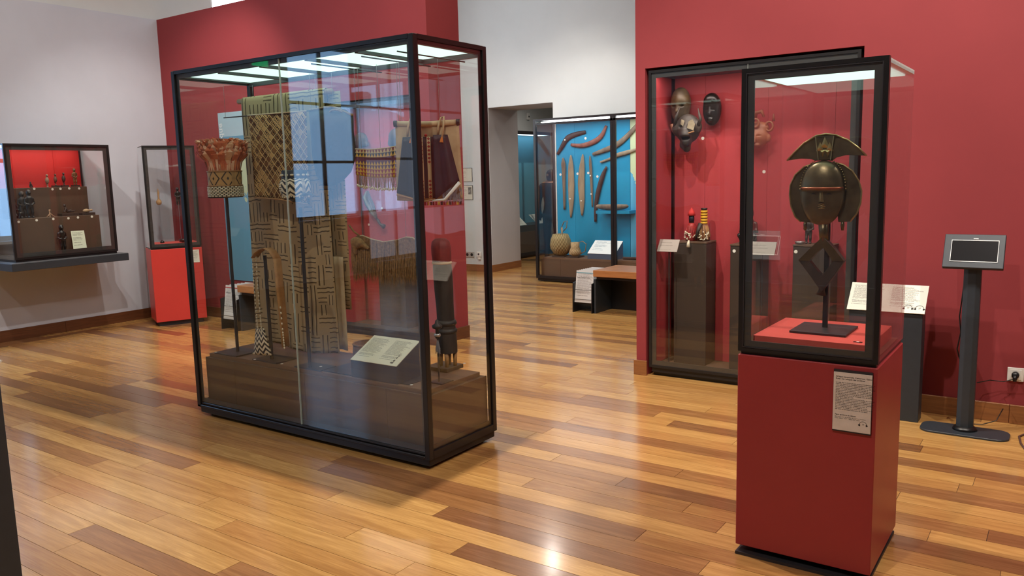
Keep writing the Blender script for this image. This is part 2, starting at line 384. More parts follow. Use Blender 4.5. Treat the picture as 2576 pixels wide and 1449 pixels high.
def plank_rows():
    out = []; w = 0.131; r = random.Random(5)
    y = FY0+0.04
    border = -8.90
    while y < FY1-0.02:
        x = border-r.uniform(0, 1.6)
        while x < FX1:
            l = r.uniform(0.9, 2.3); a, b = max(x, border), min(x+l, FX1); x += l
            if b-a > 0.12: out.append((a, b, y, y+w))
        y += w
    for i in range(2):                               # border boards along the left wall
        yy = FY0+0.03; xx = border-0.131*(i+1)
        while yy < FY1:
            l = r.uniform(1.0, 2.2); out.append((xx, xx+0.131, yy, min(yy+l, FY1))); yy += l
    return out
def seen(pl):
    a, b, c, d = pl; q = V3(((a+b)/2, (c+d)/2, 0))-CAM; z = q@FW
    if z < 0.8: return 0
    px, py = 1288+F_PX*(q@RT)/z, 724.5-F_PX*(q@UP)/z
    if not (-420 < px < 2900 and 560 < py < 1640): return 0
    if q[1] > 5.9 and (px > 1640 or px < 1160): return 0
    return (b-a)*(d-c)*1.6/z**3
PL = sorted(plank_rows(), key=seen, reverse=True)
unit = MB().box(-0.5, 0.5, -0.5, 0.5, -1, 0).build('plank', 'plank', floor)
for i, (a, b, c, d) in enumerate(PL[:298]):
    o = unit if i == 0 else unit.copy()
    if i: COL.objects.link(o); o.parent = floor
    o.location = ((a+b)/2, (c+d)/2, 0); o.scale = (b-a-0.0022, d-c-0.0022, 0.012)
fm = MB()
for a, b, c, d in PL[298:]: fm.box(a+0.0008, b-0.0008, c+0.0008, d-0.0008, -0.012, 0.0)
fm.build('plank_field', 'plank_field', floor, stuff=True)

# ================================================================== walls
def wall(name, mat, boxes, label, cat='wall'):
    m = MB()
    for b in boxes: m.box(*b)
    return struct(m.build(name, mat), label, cat)
WT = 3.54
ZT = CEIL
# left wall: low lilac lining with a taller white wall above it; two windows towards the viewer, one behind the red block
wall('wall_left', 'lilac_wall', [(-9.3, -9.16, 3.6, 5.82, 0, WT), (-9.3, -9.16, -1.3, 1.6, 0, WT), (-9.3, -9.16, 1.6, 3.6, 0, 1.02), (-9.3, -9.16, -5.0, -4.1, 0, WT), (-9.3, -9.16, -4.1, -1.3, 0, 0.28), (-9.3, -9.16, -2.75, -2.6, 0.28, WT)],
     'pale lilac white gallery wall carrying the statuette case')
wall('wall_left_upper', 'white_wall', [(-9.34, -9.20, -5.0, 6.62, WT, ZT), (-9.34, -9.20, 5.82, 6.62, 0, WT), (-9.34, -9.20, 6.62, 8.4, 0, 1.4), (-9.34, -9.20, 8.4, 10.8, 0, ZT), (-9.34, -9.20, 6.62, 8.4, 4.7, ZT)],
     'white wall above the lilac lining beside the high window')
wall('wall_front', 'white_wall', [(-9.3, 3.3, -5.14, -5.0, 0, ZT)], 'white wall behind the viewer')
wall('wall_right', 'white_wall', [(3.2, 3.34, -5.0, 11.0, 0, ZT)], 'white end wall of the gallery')
struct(MB().box(-9.34, 3.34, -5.14, 15.7, ZT, ZT+0.1).build('ceiling', 'ceiling'), 'white gallery ceiling', 'ceiling')
# red block on the left (niche in it) and red wall on the right (niche in it)
RB = (-9.16, -4.95, 5.82, 6.29)
NL = (-6.33, -5.13, 2.37)
wall('wall_red_left', 'red_wall', [(-9.16, NL[0], 5.82, 6.29, 0, WT), (NL[1], -4.95, 5.82, 6.29, 0, WT), (NL[0], NL[1], 5.82, 6.29, NL[2], WT), (NL[0], NL[1], 6.25, 6.29, 0, NL[2])],
     'free-standing dark red wall block behind the tall textile case')
NR = (-2.73, -1.184, 2.367)
wall('wall_red_right', 'red_wall', [(-2.81, NR[0], 5.72, 6.32, 0, WT), (NR[1], 3.2, 5.72, 6.32, 0, WT), (NR[0], NR[1], 5.72, 6.32, NR[2], WT), (NR[0], NR[1], 6.27, 6.32, 0, NR[2])],
     'dark red wall with the mask niche and the tablet kiosk before it')
# rear wall with a deep doorway
DX0, DX1, DZ = -7.95, -6.71, 2.69
wall('wall_back', 'white_wall', [(-9.34, DX0, 10.8, 11.64, 0, ZT), (DX1, 3.3, 10.8, 11.64, 0, ZT), (DX0, DX1, 10.8, 11.64, DZ, ZT)], 'tall white rear wall with a deep doorway')
jm = MB().box(DX0, DX0+0.004, 10.805, 11.64, 0, DZ).box(DX0, DX1, 10.805, 11.64, DZ-0.004, DZ)
struct(jm.build('door_1', 'grey_wall'), 'deep grey doorway reveal in the white rear wall', 'doorway')
wall('wall_far_left', 'white_wall', [(-9.44, -9.3, 11.64, 15.6, 0, ZT)], 'white wall of the further room')
wall('wall_far_back', 'white_wall', [(-9.3, 3.3, 15.5, 15.64, 0, ZT)], 'white end wall of the further room')
wall('wall_far_right', 'white_wall', [(-5.6, -5.46, 11.64, 15.5, 0, ZT)], 'white side wall of the further room')
# baseboards
def wood(name, c1, c2, axis=0, rough=0.4):
    t = NT(name); p = t.sep(t.pos()); sc = [4.0, 4.0, 60.0] if axis < 2 else [60, 60, 4.0]
    n = t.noise(t.xyz(*[t.mth('MULTIPLY', p[i], sc[i]) for i in range(3)]), 1.0, 5, 0.6, 0.6)
    t.bump(n, 0.06, 0.002); return t.fin(t.ramp(n, [(0.3, lin(c1)), (0.7, lin(c2))]), rough)
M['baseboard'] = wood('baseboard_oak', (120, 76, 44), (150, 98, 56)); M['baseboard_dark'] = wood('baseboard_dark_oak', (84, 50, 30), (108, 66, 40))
def base(name, mat, label, *boxes):
    m = MB()
    for b in boxes: m.box(*b)
    return struct(m.build(name, mat, bevel=0.002), label, 'baseboard')
BH = 0.118
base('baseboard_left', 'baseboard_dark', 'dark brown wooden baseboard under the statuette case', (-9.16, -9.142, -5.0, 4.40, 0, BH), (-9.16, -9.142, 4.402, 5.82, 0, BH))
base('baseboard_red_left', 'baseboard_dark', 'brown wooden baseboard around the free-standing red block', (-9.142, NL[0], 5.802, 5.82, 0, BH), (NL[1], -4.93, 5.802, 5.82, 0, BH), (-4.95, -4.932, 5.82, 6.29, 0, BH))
base('baseboard_red_right', 'baseboard', 'brown wooden baseboard of the red wall behind the kiosk', (-2.828, NR[0]+0.012, 5.702, 5.72, 0, BH), (NR[1], -0.27, 5.702, 5.72, 0, BH), (-0.268, 1.4, 5.702, 5.72, 0, BH), (1.402, 3.2, 5.702, 5.72, 0, BH))
base('baseboard_back', 'baseboard', 'brown wooden baseboard of the white rear wall and doorway', (-9.2, DX0+0.018, 10.782, 10.8, 0, BH), (DX0, DX0+0.018, 10.8, 11.64, 0, BH), (DX1, 3.2, 10.782, 10.8, 0, BH))
# windows
M['sky_pane'] = emit('bright_overcast_window_pane', (150, 196, 245), L_WINDOW); M['sky_white'] = emit('sunlit_window_pane', (235, 246, 255), L_CLERESTORY)
M['curtain_pane'] = emit('daylit_pale_blind', (196, 206, 232), L_WINDOW*0.3)
M['window_frame'] = plain('dark_window_frame', (40, 38, 38), 0.5)
M['window_white'] = plain('white_window_frame', (225, 228, 230), 0.5)
def window(name, x, y0, y1, z0, z1, fm, pane, label, cols=2, rows=3):
    t = thing(name, label, 'window', (x, (y0+y1)/2, z0), kind='structure')
    fw = 0.05; ys = np.linspace(y0, y1, cols+1); zs = np.linspace(z0, z1, rows+1)
    m = MB().box(x-0.03, x+0.03, y0, y0+fw, z0, z1).box(x-0.03, x+0.03, y1-fw, y1, z0, z1).box(x-0.03, x+0.03, y0+fw, y1-fw, z0, z0+fw).box(x-0.03, x+0.03, y0+fw, y1-fw, z1-fw, z1)
    m.build('window_frame', fm, t)
    mm = MB()
    for y in ys[1:-1]: mm.box(x-0.02, x+0.025, y-0.03, y+0.03, z0+fw, z1-fw)
    for z in zs[1:-1]: mm.box(x-0.02, x+0.02, y0+fw, y1-fw, z-0.02, z+0.02)
    mm.build('muntin', fm, t)
    for i in range(cols):
        for j in range(rows):
            MB().box(x-0.012, x-0.006, ys[i]+0.031, ys[i+1]-0.031, zs[j]+0.021, zs[j+1]-0.021).build('pane', pane, t)
    MB().box(x+0.03, x+0.16, y0-0.02, y1+0.02, z0-0.03, z0).build('window_sill', 'window_white', t)
window('window_1', -9.23, -2.6, -1.3, 1.02, WT, 'window_frame', 'sky_pane', 'tall window with a dark frame and six blue-lit panes', 2, 3)
wall('wall_left_sill', 'lilac_wall', [(-9.3, -9.16, -2.6, -1.3, 0.28, 0.99)], 'lilac wall below the six-pane window')
window('window_2', -9.23, -4.1, -2.75, 0.28, WT, 'window_white', 'curtain_pane', 'tall window with a white frame and a pale drawn blind', 2, 4)
window('window_3', -9.27, 6.62, 8.4, 1.43, 4.7, 'window_white', 'sky_white', 'high bright window behind the red block', 2, 3)
window('window_4', -9.23, 1.6, 3.6, 1.05, WT, 'window_white', 'sky_pane', 'wide window with a white frame beside the statuette case', 2, 3)
# ================================================================== tall free-standing textile case
CX0, CX1, CY0, CY1, CH = -4.942, -2.824, 3.209, 3.838, 2.329
DECK_TOP = 0.43; DECK = DECK_TOP+0.0006
def strips(parent, x0, x1, z0, z1, y, w, t, mat, name):
    """four border bars of a pane in a plane y=const"""
    MB().box(x0, x0+w, y, y+t, z0, z1).box(x1-w, x1, y, y+t, z0, z1).box(x0+w, x1-w, y, y+t, z0, z0+w).box(x0+w, x1-w, y, y+t, z1-w, z1).build(name, mat, parent)
def tall_case():
    t = thing('glass_display_case', 'tall free-standing black framed glass case full of textiles and a drum', 'display case', ((CX0+CX1)/2, (CY0+CY1)/2, 0))
    p = 0.036
    for x in (CX0, CX1-p):
        for y in (CY0, CY1-p):
            MB().box(x, x+p, y, y+p, 0.06, CH).build('corner_post', 'frame', t, bevel=0.003)
    MB().box(CX0+p, CX1-p, CY0, CY0+0.02, CH-0.022, CH).build('top_rail', 'frame', t)
    MB().box(CX0+p, CX1-p, CY1-0.02, CY1, CH-0.05, CH).build('top_rail', 'frame', t)
    MB().box(CX0, CX0+0.03, CY0+p, CY1-p, CH-0.05, CH).build('top_rail', 'frame', t)
    MB().box(CX1-0.03, CX1, CY0+p, CY1-p, CH-0.024, CH).build('top_rail', 'frame', t)
    MB().box(CX0+0.02, CX1-0.02, CY0+0.02, CY1-0.02, CH-0.02, CH-0.002).build('roof_panel', 'frame', t)
    # base with recessed shadow foot and slim double rails
    MB().box(CX0+0.02, CX1-0.012, CY0+0.012, CY1-0.012, 0.022, 0.062).build('base_plinth', 'frame', t, bevel=0.003)
    MB().box(CX0, CX1-p, CY0, CY0+0.018, 0.062, 0.078).build('base_rail', 'frame', t, bevel=0.003)
    MB().box(CX0+p, CX1-p, CY0+0.008, CY0+0.018, 0.082, 0.096).build('base_rail', 'frame', t, bevel=0.003)
    MB().box(CX1-0.012, CX1, CY0+p, CY1-p, 0.062, 0.105).build('base_rail', 'frame', t)
    MB().box(CX0, CX0+0.012, CY0+p, CY1-p, 0.062, 0.105).build('base_rail', 'frame', t)
    for x in (CX0+0.09, CX1-0.09):
        for y in (CY0+0.08, CY1-0.08): MB().lathe((x, y, 0), [(0.03, 0.0), (0.035, 0.006), (0.02, 0.01), (0.02, 0.03)], 12).build('foot', 'black', t)
    MB().box(CX0+0.02, CX1-0.02, CY0+0.02, CY1-0.02, 0.066, 0.08).build('floor_board', 'frame', t)
    # glazing: two front leaves, sides, back
    seam = float(onY(726, 600, CY0)[0])
    for a, b in ((CX0+p, seam-0.0015), (seam+0.0015, CX1-p)):
        g = MB().box(a, b, CY0+0.008, CY0+0.016, 0.1, CH-0.024).build('glass_pane', 'glass_strong', t)
        g['label'] = 'front glass leaf'
    MB().box(seam-0.0014, seam+0.0014, CY0+0.006, CY0+0.017, 0.1, CH-0.024).build('glass_joint', 'edge_glass', t)
    MB().box(CX0+p, CX1-p, CY1-0.016, CY1-0.009, 0.1, CH-0.05).build('glass_pane', 'glass', t)
    MB().box(CX1-0.016, CX1-0.009, CY0+p, CY1-p, 0.1, CH-0.024).build('glass_pane', 'glass', t)
    MB().box(CX0+0.009, CX0+0.016, CY0+p, CY1-p, 0.1, CH-0.05).build('glass_pane', 'glass', t)
    # graphite printed borders inside the glass
    yb = CY0+0.0175
    strips(t, CX0+p-0.006, CX1-p+0.006, 0.1, CH-0.022, yb, 0.028, 0.004, 'frame_grey', 'glass_border')
    xb = CX1-0.021
    MB().box(xb, xb+0.004, CY0+p, CY0+p+0.022, 0.1, CH-0.05).box(xb, xb+0.004, CY1-p-0.022, CY1-p, 0.1, CH-0.024).box(xb, xb+0.004, CY0+p+0.022, CY1-p-0.022, CH-0.036, CH-0.024).box(xb, xb+0.004, CY0+p+0.022, CY1-p-0.022, 0.1, 0.135).build('glass_border', 'frame', t)
    # luminous ceiling
    n = 5; xs = np.linspace(CX0+0.045, CX1-0.045, n+1)
    for i in range(n): MB().box(xs[i]+0.012, xs[i+1]-0.012, CY0+0.045, CY1-0.045, CH-0.032, CH-0.026).build('light_panel', 'panel_light', t)
    fr = MB().box(CX0+0.03, CX1-0.03, CY0+0.022, CY0+0.045, CH-0.042, CH-0.022).box(CX0+0.03, CX1-0.03, CY1-0.045, CY1-0.022, CH-0.06, CH-0.022).box(CX0+0.03, xs[0]+0.012, CY0+0.045, CY1-0.045, CH-0.042, CH-0.022).box(xs[-1]-0.012, CX1-0.03, CY0+0.045, CY1-0.045, CH-0.042, CH-0.022)
    fr.build('light_frame', 'frame_grey', t)
    for x in xs[1:-1]: MB().box(x-0.012, x+0.012, CY0+0.045, CY1-0.045, CH-0.05, CH-0.03).build('light_bar', 'frame_grey', t)
    for x in (-3.62, -3.22, -2.96): MB().tube([(x, CY0+0.03, CH-0.075), (x, CY1-0.03, CH-0.075)], 0.004, 8).build('hanging_rod', 'dark_metal', t)
    # brown plinth of four faced panels and the deck board on it
    px0, px1, py0, py1 = CX0+0.045, CX1-0.045, CY0+0.062, CY1-0.045
    MB().box(px0, px1, py0+0.012, py1, 0.08, DECK-0.026).build('plinth', 'brown', t)
    cuts = [px0, float(onY(592, 960, py0)[0]), float(onY(768, 990, py0)[0]), float(onY(972, 1000, py0)[0]), px1]
    for a, b in zip(cuts[:-1], cuts[1:]): MB().box(a+0.001, b-0.001, py0, py0+0.0115, 0.1, DECK-0.024).build('plinth_panel', 'brown', t, bevel=0.0008)
    MB().box(px1+0.0005, px1+0.01, py0, py1, 0.1, DECK-0.024).build('plinth_panel', 'brown', t, bevel=0.0008)
    MB().box(px0+0.02, px1-0.025, py0+0.02, py1-0.02, DECK_TOP-0.0255, DECK_TOP).build('deck_board', 'brown_deck', t, bevel=0.001)
    for q in ((543, 886), (641, 904), (709, 915), (807, 922), (1035, 968), (1032, 909), (1040, 907), (1168, 914)):
        c = onZ(q[0], q[1], DECK+0.0105)
        MB().lathe((c[0], c[1], DECK+0.010), [(0.009, 0), (0.009, 0.0012)], 14).build('number_disc', 'disc', t)
    return t
CASE = tall_case()

# ================================================================== pedestal with the reliquary figure case
PX0, PX1, PY0, PY1 = -1.100, -0.571, 3.165, 3.697
def front_pedestal():
    t = thing('display_pedestal', 'dark red box pedestal under the case of the brass reliquary figure', 'pedestal', ((PX0+PX1)/2, (PY0+PY1)/2, 0))
    MB().box(PX0, PX1, PY0, PY1, 0.036, 0.854).build('pedestal_box', 'red_ped', t, bevel=0.003)
    MB().box(PX0+0.06, PX1-0.06, PY0+0.06, PY1-0.06, 0.012, 0.036).build('recessed_foot', 'dark_metal', t)
    MB().box(PX0+0.004, PX1-0.004, PY0-0.015, PY1, 0.0, 0.012).build('floor_plate', 'dark_metal', t)
    # text panel fixed to its front
    a, b, c = onY(2099, 931, PY0), onY(2197, 939, PY0), onY(2095, 1073, PY0)
    x0, x1, z1, z0 = a[0], b[0], (a[2]+b[2])/2, c[2]
    bk = MB().box(x0, x1, PY0-0.008, PY0-0.0005, z0-0.012, z1+0.004).build('label_backing', 'dark_metal', t)
    lab = MB().box(x0+0.001, x1-0.001, PY0-0.0105, PY0-0.008, z0-0.006, z1-0.005).build('text_panel', plain('cream_panel', (214, 202, 190), 0.5), t); t_ = t; t = lab
    w = x1-x0
    body = ("Le culte des anc\u00eatres est une pratique fondamentale et\nr\u00e9pandue dans toute l'Afrique subsaharienne. Apr\u00e8s la\nmort physique, l'individu rejoint la r\u00e9gion des esprits.\n"
            "Pareil est un espace semblable tr\u00e8s proche de celui des\nvivants, o\u00f9 l'\u00e2me continue d'\u00e9voluer au gr\u00e9 de ses\nqualit\u00e9s bonnes ou mauvaises ; l'important est qu'elle\n"
            "ne soit pas oubli\u00e9e du monde des vivants et qu'elle\nacc\u00e8de au rang des anc\u00eatres de la famille ou du clan ;\nles fun\u00e9railles sont ainsi de v\u00e9ritables rites de passage\ndes d\u00e9funts dans l'au-del\u00e0.\n"
            "Cette figure en bois recouverte de feuilles de cuivre et\nde laiton repouss\u00e9es, surmontait \u00e0 l'origine un panier\ncontenant les ossements d'un anc\u00eatre notable du clan\net faisait l'objet d'un culte particulier avant l'introduc-\n"
            "tion du christianisme qui a balay\u00e9 ces rites. Si\nl'on a accept\u00e9 de vendre ou troquer la partie\nd\u00e9corative de l'objet, pour tout l'or du monde on n'a\npas c\u00e9d\u00e9 les pr\u00e9cieux ossements de nos a\u00efeux.")
    yt = PY0-0.0108; X, Z = (1, 0, 0), (0, 0, 1)
    text('lettering', "Afrique \u00e9quatoriale, Cameroun, Gabon.\nKota : les reliques des anc\u00eatres", t, (x0+0.065*w, yt, z1-0.024), X, Z, 0.0082, bold=0.00012)
    text('lettering', body, t, (x0+0.065*w, yt, z1-0.046), X, Z, 0.00625, bold=0.00006, space=0.98)
    text('lettering', "Figure gardienne de reliques", t, (x0+0.065*w, yt, z1-0.172), X, Z, 0.0066, bold=0.00012)
    text('lettering', "Bois recouvert de feuilles de cuivre et de laiton\nKota, Gabon, XIX\u1d49 - d\u00e9but XX\u1d49 si\u00e8cle", t, (x0+0.065*w, yt, z1-0.18), X, Z, 0.0058)
    headset(t, (x0+0.80*w, yt, z0+0.026), 0.013, '28', X, Z)
    return t_
def headset(t, c, r, num, X, Z):
    c = V3(c); X = V3(X); Z = V3(Z); N = np.cross(X, Z)
    pts = [c+r*(math.cos(a)*X+math.sin(a)*Z) for a in np.linspace(0.0, math.pi, 15)]
    m = MB().tube(pts, r*0.05, 5)
    for s in (-1, 1): m.obox(c+s*r*X*0.95-0.12*r*Z, X*r*0.17, Z*r*0.26, N*0.0004); m.obox(c+s*r*X*1.2-0.12*r*Z, X*r*0.1, Z*r*0.14, N*0.0004)
    m.build('headphone_symbol', 'ink', t)
    text('lettering', num, t, c+N*0.0-Z*r*0.05, X, Z, r*0.55, align='CENTER')
PED = front_pedestal()
def hood(name, label, x0, x1, y0, y1, z0, z1, front='y', fw=0.03, light=True):
    """glass hood with one framed dark door (on the y0 side or the x1 side) and frameless glass elsewhere"""
    t = thing(name, label, 'display case', ((x0+x1)/2, (y0+y1)/2, z0))
    if front == 'y':
        MB().box(x0, x0+0.018, y0, y0+0.016, z0+0.014, z1).box(x1-0.018, x1, y0, y0+0.016, z0+0.014, z1).box(x0+0.018, x1-0.018, y0, y0+0.016, z1-0.016, z1).box(x0+0.018, x1-0.018, y0, y0+0.016, z0+0.014, z0+0.028).build('door_frame', 'frame', t)
        strips(t, x0+0.019, x1-0.019, z0+0.028, z1-0.016, y0+0.008, fw, 0.006, 'frame_grey', 'door_border')
        strips(t, x0+0.018, x1-0.018, z0+0.03, z1-0.017, y0+0.0, 0.004, 0.006, 'dark_metal', 'door_groove')
        MB().box(x0+0.02, x1-0.02, y0+0.003, y0+0.0075, z0+0.028, z1-0.016).build('glass_pane', 'glass', t)
        MB().box(x1-0.018, x1-0.0005, y0+0.016, y0+0.03, z0+0.014, z1).build('door_stile', 'frame', t)
        MB().box(x1-0.007, x1-0.001, y0+0.03, y1-0.007, z0+0.02, z1-0.012).build('glass_pane', 'glass', t)
        MB().box(x0+0.001, x0+0.007, y0+0.016, y1-0.007, z0+0.02, z1-0.012).build('glass_pane', 'glass', t)
        MB().box(x0+0.001, x1-0.001, y1-0.007, y1-0.001, z0+0.02, z1-0.012).build('glass_pane', 'glass', t)
    else:
        MB().box(x1-0.016, x1, y0, y0+0.018, z0+0.014, z1).box(x1-0.016, x1, y1-0.018, y1, z0+0.014, z1).box(x1-0.016, x1, y0+0.018, y1-0.018, z1-0.016, z1).box(x1-0.016, x1, y0+0.018, y1-0.018, z0+0.014, z0+0.028).build('door_frame', 'frame', t)
        xb = x1-0.014; a, b, c, d = y0+0.019, y1-0.019, z0+0.028, z1-0.016
        MB().box(xb, xb+0.006, a, a+fw, c, d).box(xb, xb+0.006, b-fw, b, c, d).box(xb, xb+0.006, a+fw, b-fw, c, c+fw).box(xb, xb+0.006, a+fw, b-fw, d-fw, d).build('door_border', 'frame_grey', t)
        MB().box(x1-0.0075, x1-0.003, y0+0.02, y1-0.02, z0+0.028, z1-0.016).build('glass_pane', 'glass', t)
        MB().box(x0+0.007, x1-0.016, y0+0.001, y0+0.007, z0+0.02, z1-0.012).build('glass_pane', 'glass', t)
        MB().box(x0+0.007, x1-0.016, y1-0.007, y1-0.001, z0+0.02, z1-0.012).build('glass_pane', 'glass', t)
        MB().box(x0+0.001, x0+0.007, y0+0.001, y1-0.001, z0+0.02, z1-0.012).build('glass_pane', 'glass', t)
    MB().box(x0+0.008, x1-0.008, y0+0.016 if front == 'y' else y0+0.008, y1-0.008, z0, z0+0.014).build('base_plate', 'frame', t)
    MB().box(x0+0.02, x1-0.02, y0+0.02, y1-0.01, z0+0.014, z0+0.02).build('base_tray', 'brown', t)
    return t
FC = hood('reliquary_case', 'glass hood with a black framed door over the brass reliquary figure', PX0, PX1, PY0, PY1, 0.854, 1.984)
MB().box(PX0+0.001, PX1-0.001, PY0+0.016, PY1-0.001, 1.962, 1.978).build('roof_panel', plain('white_roof_panel', (214, 226, 226), 0.35), FC)
MB().box(PX0+0.03, PX1-0.03, PY0+0.05, PY1-0.03, 1.956, 1.961).build('light_panel', 'panel_light', FC)
# coral board inside
bx0, bx1, by0, by1 = -1.055, -0.612, 3.215, 3.665
brd = tag(MB().box(bx0, bx1, by0, by1, 0.8746, 0.928).build('display_board', 'red_board', bevel=0.001), 'coral red board under the brass reliquary figure', 'board')
nt = thing('number_tag', 'tiny black and white number tag on the coral red board', 'label', (-0.65, 3.24, 0.928))
c = onZ(2158, 861, 0.928); MB().box(c[0]-0.016, c[0]+0.016, c[1]-0.008, c[1]+0.008, 0.9285, 0.9295).build('tag_plate', 'black', nt)
MB().box(c[0]-0.005, c[0]+0.005, c[1]-0.005, c[1]+0.006, 0.9295, 0.930).build('number_field', 'disc', nt)

# ================================================================== statuette wall case on a shelf
LX0, LX1, LY0, LY1, LZ0, LZ1 = -9.14, -8.55, 3.70, 4.75, 0.89, 2.027
def wall_case():
    sh = thing('wall_shelf', 'long dark grey wall shelf carrying the statuette case', 'shelf', (-9.16, 4.22, 0.78))
    MB().box(-9.158, -8.47, 3.63, 4.82, 0.785, 0.862).build('shelf_board', 'slate', sh, bevel=0.003)
    MB().box(-9.158, -8.475, 3.635, 4.815, 0.862, 0.866).build('shelf_top', plain('grey_shelf_top', (96, 100, 104), 0.35), sh)
    t = thing('wall_display_case', 'square black framed glass wall case with small dark statuettes on brown steps', 'display case', (LX1, (LY0+LY1)/2, LZ0))
    MB().box(LX0, LX1-0.01, LY0+0.01, LY1-0.01, 0.866, LZ0).build('base_plate', 'frame', t)
    p = 0.022
    MB().box(LX1-p, LX1, LY0, LY0+p, LZ0, LZ1).box(LX1-p, LX1, LY1-p, LY1, LZ0, LZ1).box(LX1-p, LX1, LY0+p, LY1-p, LZ1-p, LZ1).box(LX1-p, LX1, LY0+p, LY1-p, LZ0, LZ0+p).build('door_frame', 'frame', t)
    fw = 0.04; a, b, c, d = LY0+p, LY1-p, LZ0+p, LZ1-p; xb = LX1-0.018
    MB().box(xb, xb+0.006, a, a+fw, c, d).box(xb, xb+0.006, b-fw, b, c, d).box(xb, xb+0.006, a+fw, b-fw, c, c+fw).box(xb, xb+0.006, a+fw, b-fw, d-fw, d).build('door_border', 'frame_grey', t)
    MB().box(LX1-0.01, LX1-0.004, LY0+p, LY1-p, LZ0+p, LZ1-p).build('glass_pane', 'glass_strong', t)
    MB().box(LX0+0.01, LX1-p, LY0+0.002, LY0+0.008, LZ0, LZ1-0.012).build('glass_pane', 'glass_strong', t)
    MB().box(LX0+0.01, LX1-p, LY1-0.008, LY1-0.002, LZ0, LZ1-0.012).build('glass_pane', 'glass', t)
    MB().box(LX0, LX1-p, LY0, LY1, LZ1-0.012, LZ1).build('roof_panel', 'frame_grey', t)
    MB().box(LX0+0.06, LX1-0.08, LY0+0.05, LY1-0.05, LZ1-0.02, LZ1-0.013).build('light_panel', emit('wall_case_light', (255, 240, 226), L_PANEL*2.0), t)
    for y0, y1 in ((LY0+0.02, 4.02), (4.022, 4.44), (4.442, LY1-0.02)): MB().box(LX0+0.001, LX0+0.012, y0, y1, LZ0, LZ1-0.03).build('back_panel', paint('bright_red_back_panel', (204, 46, 44), 0.6, 0.3), t)
    MB().box(LX0+0.012, LX0+0.02, LY1-0.03, LY1-0.012, LZ0, LZ1-0.02).build('rear_stile', 'frame', t)
    st = 0.0
    MB().box(LX0+0.013, -8.60, 3.76, LY1-0.03, LZ0, LZ0+0.03).build('floor_board', 'brown', t)
    MB().box(LX0+0.013, -8.75, 3.79, 4.685, LZ0+0.03, 1.285).build('lower_step', 'brown', t, bevel=0.002)
    MB().box(LX0+0.013, -8.95, 3.80, 4.685, 1.285, 1.594).build('upper_step', 'brown', t, bevel=0.002)
    for px, py, x in ((86, 475, -8.95), (132, 476, -8.95), (152, 475, -8.95), (174, 474, -8.95), (199, 474, -8.95), (47, 558, -8.75), (92, 554, -8.75), (134, 551, -8.75), (172, 549, -8.75), (196, 547, -8.75), (231, 545, -8.75)):
        q = onX(px, py, x); MB().tube([(x+0.0002, q[1], q[2]), (x+0.002, q[1], q[2])], 0.0125, 14).build('number_disc', 'disc', t)
    return t
WC = wall_case()

# ================================================================== bright red corner pedestal with hood, turned towards the room
CO, CA, CW, CD = V3((-8.445, 5.06, 0)), math.radians(24), 0.545, 0.42
CU, CI = V3((math.sin(CA), math.cos(CA), 0)), V3((-math.cos(CA), math.sin(CA), 0))
def in_corner(px, py, inward):
    """point on the vertical plane parallel to the corner case door, inward metres behind it"""
    d = ray(px, py); o = CO+CI*inward; n = -CI
    return CAM+d*(((o-CAM)@n)/(d@n))
def corner_pedestal():
    x1, y0 = CO[0], CO[1]; x0, y1 = x1-CD, y0+CW
    t = thing('corner_pedestal', 'bright red box pedestal in the corner beside the statuette case', 'pedestal', CO)
    bx = MB().box(x0, x1, y0, y1, 0.05, 0.872).build('pedestal_box', 'red_ped2', t, bevel=0.003)
    MB().box(x0+0.03, x1-0.04, y0+0.035, y1-0.035, 0.0, 0.05).build('recessed_foot', 'dark_metal', t)
    sheet('text_panel', (x1+0.0005, y1-0.14, 0.70), (x1+0.0005, y1-0.035, 0.70), (x1+0.0005, y1-0.035, 0.845), (x1+0.0005, y1-0.14, 0.845), 0.003, 'paper', t)
    h = hood('corner_case', 'glass hood with a black framed door on the bright red corner pedestal', x0, x1, y0, y1, 0.8726, 2.02, 'x')
    MB().box(x0+0.01, x1-0.016, y0+0.008, y1-0.008, 2.0085, 2.02).build('roof_panel', 'frame_grey', h)
    MB().box(x0+0.02, x1-0.024, y0+0.022, y1-0.022, 0.8927, 0.93).build('display_board', 'red_board', h)
    t.rotation_euler.z = -CA
    c, s = math.cos(-CA), math.sin(-CA); hl = V3(h.location)-CO
    h.location = (CO[0]+c*hl[0]-s*hl[1], CO[1]+s*hl[0]+c*hl[1], hl[2]); h.rotation_euler.z = -CA
corner_pedestal()
